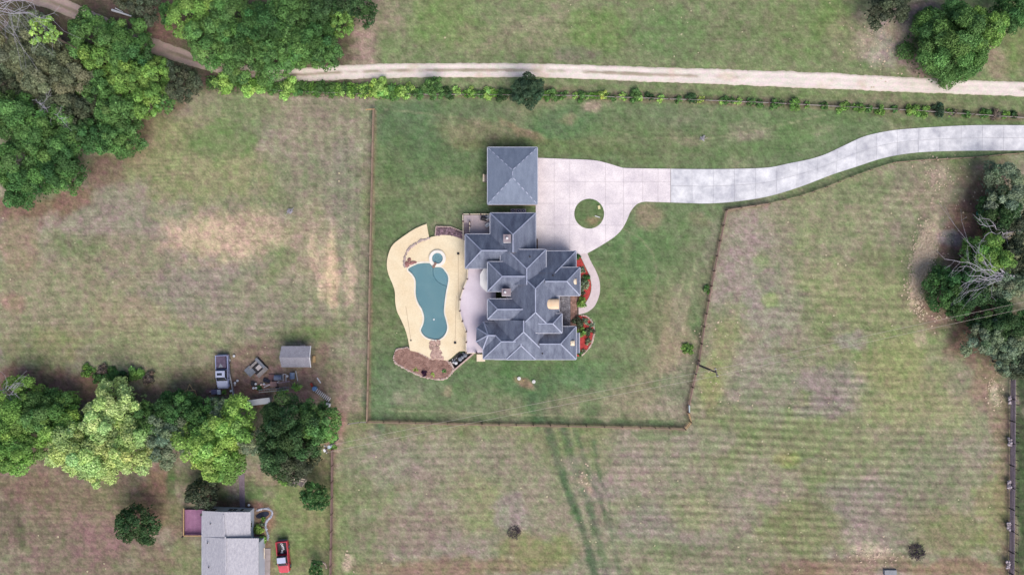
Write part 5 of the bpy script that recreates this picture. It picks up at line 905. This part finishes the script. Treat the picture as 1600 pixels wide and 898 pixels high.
bare((1555, 432), [(1478, 402), (1506, 458), (1512, 432), (1500, 415), (1535, 410), (1505, 440)], "leafless silver tree with long branches in the eastern thicket", 8.6, .13, 9)
bare((92, 178), [(62, 158), (104, 192), (70, 166)], "dead tree with grey branches in the gap of the northwest wood", 8.5, .12, 5, sub=4)
bare((1575, 362), [(1530, 352), (1540, 366)], "leaning dead trunk right of the teal deer feeder", 6, .14, 11, sub=4)
bare((24, 606), [(30, 600), (28, 615), (36, 597)], "small bleached snag at the top of the southern tree row", 9, .1, 12, sub=4)
def brush(x, y, r, label, sd, m, name="brush_pile", n=110, cat="brush pile"):
    g = random.Random(sd); mb = MB()
    for _ in range(n):
        a = g.uniform(0, 6.28); q = r * math.sqrt(g.random()) / PPM; c = P(x, y) + Vector((q * math.cos(a), q * math.sin(a), g.uniform(.05, .45))); d = Vector((g.uniform(-1, 1), g.uniform(-1, 1), g.uniform(-.2, .4))) * g.uniform(.2, .55); mb.tube(c - d, c + d, .035, .02, 4)
    tag(mb.build(name, m), label, cat)
DB = mat("dark_brush", (84, 72, 84), (52, 44, 54), .95, 3)
brush(803, 830, 10, "dark brush heap in the lower field below the house", 1, DB); brush(1431, 861, 13, "larger dark brush heap near the bottom right corner", 2, DB, n=190); brush(453, 330, 4, "small pale stick heap on the west field", 3, BARE, n=30); brush(1098, 217, 3, "tiny twig heap on the north lawn", 4, BARE, n=20)
brush(233, 590, 8, "bare brown twigs at the east end of the low bush row", 6, DB, n=60)
tag(MB().tube(P(175, 16, .3), P(206, 26, .25), .22, .12, 8).tube(P(180, 13, .3), P(192, 19, .3), .08, .05, 6).build("fallen_log", WHITE), "fallen bleached white log on the dirt north of the road bend", "log")

# pale clumps: small dry tufts lying over the fields
def clumps(name, label, pts, m, r0, r1, zz=.0):
    mb = MB()
    for (x, y) in pts:
        q = R.uniform(r0, r1); c = P(x, y, .05); a = R.uniform(0, 6.28); mb.add([(c.x + q * R.uniform(.4, 1.6) * math.cos(a + t), c.y + q * R.uniform(.4, 1.6) * math.sin(a + t), .05 + R.uniform(0, .06)) for t in (0, 1.3, 2.5, 3.8, 5.1)], [(0, 1, 2, 3, 4)])
    tag(mb.build(name, m), label, "litter", kind="stuff")
g_ = random.Random(5)
pts = [(57, 387), (167, 400), (207, 434), (288, 323), (312, 441), (426, 228), (447, 268), (530, 271), (540, 339), (530, 283), (110, 20), (867, 48), (910, 20), (942, 76), (978, 4), (1050, 5), (1139, 29), (1160, 50), (1021, 16), (1004, 70), (830, 35), (13, 471), (77, 487), (144, 486), (251, 541), (1093, 521), (1060, 493), (1133, 525), (1126, 627), (1170, 521), (1158, 578), (1013, 643), (1176, 633), (814, 762), (942, 685), (1048, 712), (1003, 738), (1030, 751), (974, 779), (998, 790), (1107, 785), (1061, 777), (1022, 807), (996, 826), (924, 818), (931, 846), (952, 853), (1225, 716), (1232, 708), (1294, 720), (1382, 724), (1356, 663), (1341, 667), (1234, 782), (1253, 698), (726, 773), (770, 693), (689, 741), (60, 836), (91, 838), (75, 850), (165, 888), (137, 892), (163, 880), (575, 679), (555, 508), (620, 520)]
pts += [(g_.uniform(0, 560), g_.uniform(330, 560)) for _ in range(40)] + [(g_.uniform(560, 1560), g_.uniform(680, 890)) for _ in range(70)] + [(g_.uniform(600, 1380), g_.uniform(5, 92)) for _ in range(26)] + [(g_.uniform(1140, 1480), g_.uniform(290, 660)) for _ in range(50)]
clumps("dry_tufts", "small pale dry tufts scattered over the fields", pts, mat("pale_tuft", (206, 198, 166), (186, 176, 142), .95, 2), .06, .17)
pts = []
for cx, cy, sx, sy, n in ((1450, 385, 9, 18, 420), (1441, 412, 10, 16, 420), (1430, 445, 7, 16, 260), (1436, 470, 5, 14, 120), (1480, 480, 24, 10, 60), (1462, 275, 14, 20, 60), (1553, 612, 7, 16, 60), (1410, 45, 8, 26, 60), (1380, 60, 26, 34, 130), (1362, 866, 22, 10, 60), (543, 880, 4, 10, 26), (1500, 340, 26, 50, 60), (910, 750, 8, 10, 26), (1120, 570, 18, 50, 40), (1462, 500, 14, 10, 20)):
    pts += [(g_.gauss(cx, sx), g_.gauss(cy, sy)) for _ in range(n)]
clumps("straw_litter", "pale bark and straw litter strewn beside the thickets and bare patches", pts, CHIP, .05, .17)

# ---------------------------------------------------------------- vehicles
def pickup(loc, rz, L, wd, body, hood, roofm, bedm, label, sunroof=False, junk=False):
    t = thing("pickup_truck", label, "pickup truck", P(*loc), None, rz)   # local +y = rear, front toward -y
    hw = wd / 2; F_ = -L / 2
    def loft(name, secs, m, smooth=False):
        mb = MB(); vs = []
        for (y, w0, w1, z0, z1) in secs: vs += [(-w0, y, z0), (w0, y, z0), (w0 * .99, y, (z0 * .35 + z1 * .65)), (w1, y, z1), (-w1, y, z1), (-w0 * .99, y, (z0 * .35 + z1 * .65))]
        n = 6; fs = [tuple(range(n - 1, -1, -1)), tuple(range((len(secs) - 1) * n, len(secs) * n))]
        for k in range(len(secs) - 1):
            for i in range(n): j = (i + 1) % n; fs.append((k * n + i, k * n + j, (k + 1) * n + j, (k + 1) * n + i))
        mb.add(vs, fs); return mb.build(name, m, t, smooth)
    loft("body", [(F_, hw * .72, hw * .6, .5, .85), (F_ + .25, hw * .93, hw * .84, .38, 1.0), (F_ + 1.3, hw, hw * .92, .35, 1.12), (.35, hw, hw * .93, .35, 1.14)], body)
    loft("hood", [(F_ + .12, hw * .6, hw * .5, .86, .93), (F_ + .35, hw * .8, hw * .72, .95, 1.06), (F_ + 1.35, hw * .84, hw * .78, 1.1, 1.18)], hood)
    loft("cab", [(F_ + 1.3, hw * .86, hw * .8, 1.1, 1.17), (F_ + 2.0, hw * .84, hw * .72, 1.1, 1.76), (.25, hw * .84, hw * .74, 1.1, 1.8), (.4, hw * .84, hw * .72, 1.1, 1.74)], GLASS)
    rf = MB().box((-.0, (F_ + 2.0 + .28) / 2, 1.84), (wd * .75, .28 - F_ - 2.0, .07), top=.96).build("cab_roof", roofm, t)
    MB().add([(-hw * .7, F_ + 1.4, 1.21), (hw * .7, F_ + 1.4, 1.21), (hw * .66, F_ + 1.97, 1.76), (-hw * .66, F_ + 1.97, 1.76)], [(0, 1, 2, 3)]).build("windscreen", GLASS, t)
    if sunroof: MB().box((-.1, F_ + 2.55, 1.885), (wd * .4, .42, .02)).build("sunroof", GLASS, t)
    for s in (-1, 1):
        put("bed_side", MB().box((s * (hw - .07), (L / 2 + .4) / 2, .8), (.14, L / 2 - .4, .72)).mesh("bed_side", body), t)
        put("headlight", MB().box((s * hw * .62, F_ + .1, .78), (.36, .14, .16)).mesh("headlight", WHITE), t); put("taillight", MB().box((s * (hw - .08), L / 2 + .02, .85), (.14, .06, .3)).mesh("taillight", REDP), t)
        put("side_mirror", MB().box((s * (hw + .1), F_ + 1.75, 1.2), (.24, .1, .16)).mesh("side_mirror", DARK), t)
        put("door_handle", MB().box((s * (hw + .01), -.1, 1.0), (.04, .16, .04)).mesh("door_handle", DARK), t)
        put("roof_pillar", MB().bar((s * hw * .8, F_ + 1.38, 1.18), (s * hw * .7, F_ + 2.0, 1.8), .07, .05).mesh("roof_pillar", body), t)
        put("roof_pillar", MB().bar((s * hw * .73, F_ + 2.7, 1.13), (s * hw * .72, F_ + 2.7, 1.8), .09, .05).mesh("roof_pillar", body), t)
        for y in (F_ + .95, L / 2 - 1.15):
            wl = put("wheel", MB().tube((s * (hw - .24), y, .38), (s * (hw + .01), y, .38), .38, n=18).mesh("wheel", BLACK), t); put("rim", MB().tube((s * (hw), y, .38), (s * (hw + .03), y, .38), .22, n=14).mesh("rim", GREY), wl)
    MB().box((0, (L / 2 + .4) / 2, .62), (wd - .25, L / 2 - .42, .1)).build("bed_floor", bedm, t); MB().box((0, L / 2 - .05, .82), (wd - .1, .1, .66)).build("tailgate", body, t); MB().box((0, .44, .95), (wd - .25, .06, .6)).build("bed_front", body, t)
    MB().box((0, F_ - .04, .5), (wd * .8, .16, .2)).build("front_bumper", GREY, t); MB().box((0, L / 2 + .08, .48), (wd * .86, .16, .18)).build("rear_bumper", GREY, t); MB().box((0, F_ + .02, .72), (wd * .5, .06, .2)).build("grille", BLACK, t)
    return t
tk = pickup((351, 579.5), .03, 5.7, 2.15, SILVR2, SILVER, SILVER, TARP, "silver pickup with a plum tarp over its bed, parked by the junk pile", True)
MB().box((-.12, 1.72, 1.12), (1.72, 2.15, .1), top=.93).build("bed_cover", TARP, tk); MB().add([(-.55, .75, 1.19), (.35, .8, 1.19), (-.2, 1.5, 1.2)], [(0, 1, 2)]).build("cover_patch", GREY, tk)
tr = pickup((445, 866.5), .09, 5.4, 2.0, REDP, REDP, SILVER, DARK, "red pickup with a silver cab roof and a dark loaded bed", False)
g_ = random.Random(8)
jk = thing("bed_load", "white scraps lying in the bed of the red pickup", "scraps", (P(445, 866.5) + Vector((-.1, 1.6, .7))))
for i in range(7): put("scrap", MB().box((g_.uniform(-.35, .45), g_.uniform(-.8, .6), .1), (g_.uniform(.15, .3), g_.uniform(.2, .6), .12), g_.uniform(0, 3)).mesh("scrap", WHITE), jk)

# ---------------------------------------------------------------- shed, junk and the yard
sh = thing("garden_shed", "small grey-roofed shed standing above the junk pile", "shed", P(463, 556))
a, b = P(441, 543, 0), P(488, 573, 0); cx_, cy_ = (a.x + b.x) / 2, (a.y + b.y) / 2; wx_, wy_ = b.x - a.x, a.y - b.y
W(MB().box((cx_ + .1, cy_, 1.05), (wx_ - .7, wy_ - .6, 2.1)), sh).build("wall", mat("shed_wall", (196, 176, 152), (160, 140, 120)), sh)
mb = MB(); z0, z1 = 2.1, 2.75; X0, X1 = P(437.5, 0, 2.4).x, P(484.5, 0, 2.4).x; Y1, Y0 = P(0, 540.5, 2.2).y, P(0, 573.5, 2.2).y; Ym = P(0, 558, 2.7).y
mb.add([(X0 + .15, Y0, z0), (X1 - .1, Y0, z0), (X1, Ym, z1), (X0, Ym, z1), (X0 + .15, Y1, z0), (X1 - .1, Y1, z0), (X0 + .15, Y0, z0 - .1), (X1 - .1, Y0, z0 - .1), (X1 - .1, Y1, z0 - .1), (X0 + .15, Y1, z0 - .1)], [(0, 1, 2, 3), (3, 2, 5, 4), (6, 7, 1, 0), (4, 5, 8, 9), (1, 7, 8, 5, 2), (0, 3, 4, 9, 6), (9, 8, 7, 6)])
W(mb, sh).build("roof", mat("shed_shingle", (172, 170, 180), (138, 136, 148), .9, 1.5, .9, .15), sh)
for y0, y1 in ((Y0, Ym), (Ym, Y1)): put("bargeboard", W(MB().bar((X1 + .03, y0, z0 if y0 == Y0 else z1), (X1 + .03, y1, z1 if y0 == Y0 else z0), .12, .2), sh).mesh("bargeboard", WHITE), sh)
put("door", W(MB().box((b.x - .2, cy_, .95), (.08, 1.0, 1.8)), sh).mesh("door", WOODG), sh); put("step", W(MB().box((b.x + .35, cy_ - .3, .12), (.5, 1.1, .24)), sh).mesh("step", WOODT), sh)
tag(MB().box(P(473, 539.5, .1), (.8, .35, .2)).build("wood_plank", STONE), "pale plank leaning at the north side of the grey-roofed shed", "plank")
def item(name, label, cat, x, y, rz, parts, group=None, z=0):
    t = thing(name, label, cat, P(x, y, z), group, rz)
    for n, mb, m in parts: mb.build(n, m, t)
    return t
sl_ = [("slat", MB().box((0, -1.0 + i * .5, .25), (2.5, .38, .06)), WOODG) for i in range(5)]
item("scrap_panels", "stack of grey scrap panels leaning crookedly left of the shed", "scrap panels", 404, 574, .75, [("frame", MB().box((.1, 0, .12), (2.3, 2.6, .2)), DARK), ("panel", MB().box((-1.4, .5, .35), (1.3, 1.6, .08)), GREY), ("panel", MB().box((.1, -1.1, .45), (2.2, .7, .08)), WOODG), ("panel", MB().box((.9, .3, .5), (.5, 2.2, .08)), GREY), ("panel", MB().box((-.2, .9, .5), (1.6, .4, .08)), WOODG), ("block", MB().box((.25, -.1, .55), (.9, .7, .2)), mat("pale_block", (206, 196, 196))), ("tarp", MB().box((.3, .3, .28), (1.9, 1.4, .06)), DARK)])
item("water_tank", "grey cylindrical tank behind the long ladder frame", "tank", 437, 589, 0, [("tank", MB().tube((-.7, 0, .5), (.6, 0, .5), .48, n=16), mat("tank_blue", (126, 136, 160), (100, 110, 136), .5)), ("rack", MB().bar((.8, -.6, .6), (.8, .6, .6), .08, .08).bar((1.3, -.6, .6), (1.3, .6, .6), .08, .08).bar((.8, .6, .6), (1.3, .6, .6), .08, .08), WHITE), ("base", MB().box((-1.3, 0, .15), (1.1, 1.0, .2)), mat("rust_box", (128, 96, 98)))])
item("steel_drum", "blue-grey drum on its side right of the tank", "drum", 458, 586, 0, [("drum", MB().tube((0, -.55, .45), (0, .55, .45), .44, n=16), mat("drum_blue", (142, 160, 186), (110, 126, 156), .5)), ("lid", MB().bar((.55, .8, .3), (.9, -.9, .3), .1, .08), WHITE)])
lad = [("stringer", MB().bar((-2.7, -.2, .6), (2.6, .22, .6), .07, .12), GREY), ("stringer", MB().bar((-2.7, -.62, .6), (2.6, -.2, .6), .07, .12), mat("pale_rail", (190, 196, 190)))] + [("rung", MB().bar((-2.5 + i * .42, -.58 + i * .033, .6), (-2.5 + i * .42, -.2 + i * .033, .6), .05, .05), GREY) for i in range(13)]
item("long_ladder", "long metal ladder frame lying in front of the tank", "ladder", 430, 606, .02, lad)
item("boat_trailer", "narrow trailer frame with a brown crate between the ladder and the tank", "trailer", 431, 598, .03, [("rail", MB().bar((-2, -.25, .5), (2.6, .3, .5), .1, .1), mat("mauve_rail", (196, 170, 186))), ("rail", MB().bar((-1.9, -.6, .5), (.8, .35, .5), .1, .1), WHITE), ("crate", MB().box((-.15, -.1, .55), (1.1, .9, .5), .03), mat("brown_crate", (156, 124, 122))), ("wheel", MB().tube((.3, -.8, .3), (.3, -.65, .3), .3, n=12), BLACK), ("wheel", MB().tube((.3, .6, .3), (.3, .75, .3), .3, n=12), BLACK), ("tarp", MB().box((-1.5, .5, .2), (1.2, .6, .25), -.3), mat("navy_tarp", (44, 46, 66)))])
for i, (x, y, m, lb) in enumerate(((399.5, 599.5, WHITE, "white bucket left of the dark tyre"), (408, 600.5, STONE, "pinkish bucket at the left end of the trailer frame"), (412.5, 600, WHITE, "white bucket touching the trailer frame"), (396, 606, WHITE, "white bucket at the lower left of the junk pile"), (400, 605.8, WHITE, "white lidded bucket next to the green weeds"), (449, 587.5, WHITE, "white can beside the blue-grey drum"), (360.8, 610.5, WHITE, "white bucket at the foot of the leaning poles"), (365.5, 556, WHITE, "white bucket behind the silver pickup"), (358, 562.5, WHITE, "white jug beside the silver pickup's bed"), (371, 594.5, WHITE, "white canister right of the leaning poles"), (367, 598, WHITE, "white box against the leaning poles"), (367, 601, STONE, "pale pot lowest beside the leaning poles"), (388.8, 788.5, WHITE, "white globe on the dirt by the neighbour's north wall"))):
    tag(MB().tube(P(x, y, 0), P(x, y, .42), .17, .2, 12).tube(P(x, y, .42), P(x, y, .46), .21, .19, 12).build("bucket", m), lb, "bucket", "buckets and cans around the yard")
tag(MB().tube(P(395.5, 599, .12), P(395.5, 599, .35), .42, n=16).build("old_tyre", DARK), "dark tyre at the left end of the junk pile", "tyre")
item("wood_poles", "pair of pale poles leaning along the silver pickup's side", "poles", 363.5, 600, 0, [("pole", MB().bar((-.4, 2.2, .4), (.25, -1.8, .3), .12, .08), WHITE), ("pole", MB().bar((-.15, 1.5, .5), (.5, -1.8, .3), .1, .08), WOODG)])
item("swing_frame", "tan wooden A-frame with brown canvas below the silver pickup", "swing frame", 303.5, 611, 0, [("beam", MB().bar((-.9, 0.3, 1.5), (.9, 0.45, 1.5), .14, .14), WOODT), ("leg", MB().bar((-.5, .4, 1.5), (-.05, 1.5, 1.6), .1, .1), WOODT), ("leg", MB().bar((.5, .45, 1.5), (-.05, 1.5, 1.6), .1, .1), WOODT), ("leg", MB().bar((.85, .4, 1.5), (1.0, -1.7, .6), .12, .12), WOODT), ("leg", MB().bar((-.85, .3, 1.5), (-.8, -.9, .6), .1, .1), WOODT), ("canvas", MB().box((.0, -.5, .5), (1.4, 1.5, .05)), mat("brown_canvas", (122, 86, 90)))])
item("utility_cart", "purple-grey cart with a white tub at the tree line", "cart", 338, 611, .1, [("tray", MB().box((0, 0, .5), (1.2, .8, .3)), mat("cart_purple", (124, 116, 144))), ("tub", MB().box((.75, -.1, .6), (.5, .8, .4)), WHITE), ("handle", MB().bar((-1.0, .1, .4), (-.5, .1, .6), .08, .08), WHITE), ("wheel", MB().tube((0, -.5, .2), (0, -.4, .2), .2, n=12), BLACK), ("wheel", MB().tube((0, .4, .2), (0, .5, .2), .2, n=12), BLACK)])
tag(MB().box(P(327, 611, .2), (1.0, .6, .35), .2).build("rusty_box", mat("rust", (140, 104, 104))), "rusty box left of the purple-grey cart", "box")
item("white_roof_shelter", "low shelter with a long white roof half under the dark oak", "shelter", 410, 625, .13, [("roof", MB().box((0, 0, 1.6), (3.8, 1.0, .08)), WHITE), ("wall", MB().box((0, 0, .75), (3.4, .7, 1.5)), WOODG)])
item("blue_barrel", "blue barrel at the upper end of the striped steps", "barrel", 493, 606, 0, [("barrel", MB().tube((0, 0, 0), (0, 0, .8), .34, .36, 14), BLUE), ("lid", MB().tube((0, 0, .8), (0, 0, .86), .38, .34, 14), BLUE)])
item("wooden_steps", "row of white striped steps leading down from the blue barrel", "steps", 505, 616, -.62, [("stringer", MB().bar((-1.8, -.3, .3), (1.9, -.3, .3), .07, .1), DARK)] + [("tread", MB().box((-1.6 + i * .34, 0, .42), (.13, .75, .05)), WHITE) for i in range(10)])
tag(MB().bar(P(495.5, 590, .1), P(501, 598, .1), .2, .08).build("white_board", WHITE), "short white board on the dirt above the blue barrel", "board"); tag(MB().box(P(487, 601, .2), (.3, .7, .3), .4).build("red_toolbox", mat("red_plastic", (196, 82, 70))), "red box left of the blue barrel", "box")
tag(MB().box(P(512.5, 632, .5), (.8, .55, .6), -.3).build("white_cooler", WHITE), "white box at the edge of the dark oak below the striped steps", "box")
item("deer_feeder", "teal and white deer feeder at the west rim of the eastern thicket", "feeder", 1530, 334.5, 0, [("bin", MB().tube((-.25, .1, .2), (-.25, .1, 1.2), .42, .42, 14), TEAL), ("lid", MB().tube((.3, -.3, .2), (.3, -.3, .9), .45, .4, 14), WHITE), ("pipe", MB().bar((0, .3, .8), (.6, 1.0, .9), .08, .08), WHITE), ("motor_box", MB().box((.75, 1.05, .7), (.5, .5, .5)), mat("feeder_grey", (150, 152, 176))), ("battery", MB().box((.1, 1.1, .4), (.6, .8, .5)), mat("feeder_dark", (34, 30, 58)))])
for i, (x, y, lb) in enumerate(((811, 591, "white septic tank lid, the western one on the lawn south of the house"), (834, 596, "white septic tank lid, the eastern one on the lawn south of the house"))):
    tag(MB().tube(P(x, y, 0), P(x, y, .22), .32, .3, 16).tube(P(x, y, .22), P(x, y, .28), .16, n=10).build("septic_lid", mat("white_lid", (246, 246, 244))), lb, "lid", "septic lids")
tag(MB().tube(P(818, 594, 0), P(818, 594, .15), .1, n=8).build("sprinkler_head", mat("brass", (200, 180, 120))), "tiny brass sprinkler on the bare patch between the septic lids", "sprinkler")
tag(MB().box(P(936, 324, .2), (.4, .62, .2), .2).build("yellow_block", mat("straw_block", (232, 222, 170))), "pale yellow block on the round grass island", "block"); tag(MB().tube(P(929.5, 337.2, .2), P(937.5, 339.8, .2), .07).build("white_pipe", WHITE), "short white pipe lying on the round grass island", "pipe")
tag(MB().box(P(1391, 893.5, .2), (2.3, .9, .35), top=.9).build("stone_slab", GREY), "grey slab at the bottom edge of the right field", "slab")
tag(MB().box(P(839.5, 381, .5), (.15, 1.7, 1.0)).build("bin_screen", mat("screen_brown", (120, 96, 80))), "low brown screen beside the house's garage wall", "screen")
ar = thing("wooden_arbour", "plum and white slatted arbour beside the round dark green tree", "arbour", P(464, 750))
for i in range(7): put("slat", W(MB().bar(P(459 + i * 2.6, 744 + i * .9, 1.7), P(457.5 + i * 2.5, 755 + i * .8, 1.7), .14, .06), ar).mesh("slat", mat("plum_slat", (150, 126, 144))), ar)
for a, b in (((455, 750), (458, 744)), ((457, 744), (477, 749)), ((479, 750), (472, 759)), ((456, 757), (459, 759)), ((458, 748), (475, 752))): put("beam", W(MB().bar(P(*a, 1.8), P(*b, 1.8), .16, .1), ar).mesh("beam", CREAM), ar)
for a in ((458, 745), (476, 750), (456, 755), (472, 758)): put("post", W(MB().box(P(*a, .85), (.1, .1, 1.7)), ar).mesh("post", WOODG), ar)

# ---------------------------------------------------------------- neighbour's house
nb = thing("neighbour_house", "white neighbour house with a pale grey shingle roof at the bottom left", "house", P(360, 860))
NW_ = WHITE; ez = 3.0
def gable(x0, y0, x1, y1, xr, zr, m=ROOF2, e=ez, off=0):
    k = [(P(x0, y0, e), P(xr, y0 + 2, zr), P(x1, y0 + 2, e)), (P(x0, y1, e), P(xr, y1, zr), P(x1, y1, e))]; vs = [p + Vector((0, 0, off)) for r in k for p in r]; vs += [v - Vector((0, 0, .16)) for v in vs]
    mb = MB().add([v[:] for v in vs], [(0, 3, 4, 1), (1, 4, 5, 2), (6, 7, 10, 9), (7, 8, 11, 10), (0, 1, 7, 6), (1, 2, 8, 7), (3, 9, 10, 4), (4, 10, 11, 5), (0, 6, 9, 3), (2, 5, 11, 8)]); return W(mb, nb).build("roof", m, nb)
r1 = gable(315.5, 797.5, 391.5, 960, 349, 4.6); r2 = gable(318, 838, 404.5, 960, 352, 4.75, off=.12)
put("ridge_cap", W(MB().bar(P(349, 803, 4.63), P(351, 838, 4.63), .25, .06), nb).mesh("ridge_cap", ROOF2), r1); put("ridge_cap", W(MB().bar(P(352, 838, 4.9), P(354, 960, 4.9), .25, .06), nb).mesh("ridge_cap", ROOF2), r2)
put("wall", W(MB().prism(pw([(327, 797), (336, 791), (397, 793), (397, 838), (414, 838), (414, 960), (327, 960)]), 0, 2.85), nb).mesh("wall", mat("white_siding", (216, 222, 236), (204, 210, 226), .8, .5)), nb)
put("wall", W(MB().add([P(328, 797, 2.85)[:], P(396, 797, 2.85)[:], P(353, 797, 4.4)[:]], [(0, 2, 1)]), nb).mesh("wall", NW_), nb)
for a_, w_ in ((341, .8), (367, .6), (374, .6), (385, .5)): q = P(a_, 791.6); window(nb, q.x, q.y + .02, 1.8, w_, .9, 0, 1)
for a, b in ((328.5, 818), (324, 848), (326, 886)): put("vent_pipe", W(MB().tube(P(a, b, 2.8), P(a, b, 3.9), .09), nb).mesh("vent_pipe", DARK), nb)
for y_ in (815,): q = P(397, y_); window(nb, q.x + .0, q.y, 1.7, .7, .9, 1, 0)
pdk = thing("plum_deck", "plum-coloured plank deck with tan rail on the neighbour house's west side", "deck", P(300, 815)); x = 288.0
while x < 327:
    put("deck_board", W(MB().prism(pw([(x, 794), (x + 1.45, 794), (x + 1.45, 835.5), (x, 835.5)]), .5, .6), pdk).mesh("deck_board", PURP), pdk); x += 1.6
for a, b in (((287, 793.5), (287, 836.5)), ((287, 836.5), (327, 836.5))):
    put("rail", W(MB().bar(P(*a, 1.5), P(*b, 1.5), .14, .08), pdk).mesh("rail", WOODT), pdk); put("rail", W(MB().bar(P(*a, 1.0), P(*b, 1.0), .06, .6), pdk).mesh("rail", mat("rail_brown", (130, 100, 92))), pdk)
put("post", W(MB().box(P(287, 836.5, .9), (.2, .2, 1.3)), pdk).mesh("post", DARK), pdk)
structure(MB().prism(pw([(373, 740), (382, 740), (383, 792), (375, 792)]), -.02, .05), "garden_path", mat("purple_path", (148, 132, 142), (120, 104, 116), .9, 1.2, .8, .2))
pnd = thing("garden_pond", "small dark pond with a curved blue-grey stone rim beside the neighbour's house", "pond", P(410, 803))
W(MB().prism(pw(cr([(400, 805), (408, 800), (419, 799), (420, 804), (412, 808), (403, 809)], 2, True)), .0, .08), pnd).build("pond_water", mat("pond_dark", (52, 56, 72), (38, 42, 56), .1), pnd)
for p in at_len(cr([(402, 797), (410, 794.5), (419, 794.5), (425, 799), (424, 806), (418, 812), (415, 818), (416, 827), (419, 837), (418, 842)], 2), 44): put("stone", W(MB().blob(P(p[0], p[1], .02), R.uniform(.16, .26), 6, .5), pnd).mesh("stone", mat("blue_grey_stone", (186, 190, 204), (136, 138, 154), .9, 1.5, rand=.2)), pnd)
structure(MB().prism(pw([(414, 856), (423, 856), (421, 960), (411, 960)]), -.02, .09), "concrete_walk", mat("walk_grey", (178, 168, 168), (150, 140, 140), .9, 1))
ps = thing("porch_steps", "brown wooden porch steps on the neighbour house's east side", "steps", P(408, 860))
for i in range(5): put("tread", W(MB().box(P(408 + i * .4, 858 + i * 3, .6 - i * .1), (1.0, .28, .08)), ps).mesh("tread", mat("step_wood", (140, 112, 106))), ps)
for s in (404, 413): put("rail", W(MB().bar(P(s, 855, 1.4), P(s, 872, 1.1), .09, .1), ps).mesh("rail", CREAM), ps)
rk = thing("stone_ring", "half ring of pale stones around the bottom-edge tree", "edging", P(500, 884))
for i in range(12): t = math.radians(200 + i * 15); put("stone", W(MB().blob(P(500 + 10 * math.cos(t), 886 + 9 * math.sin(t), .05), .17), rk).mesh("stone", STONE), rk)
print("objects", len(bpy.data.objects), "tris", sum(len(m.loop_triangles) if m.loop_triangles else sum(len(p.vertices) - 2 for p in m.polygons) if len(m.polygons) < 5000 else len(m.polygons) * 2 for m in bpy.data.meshes))
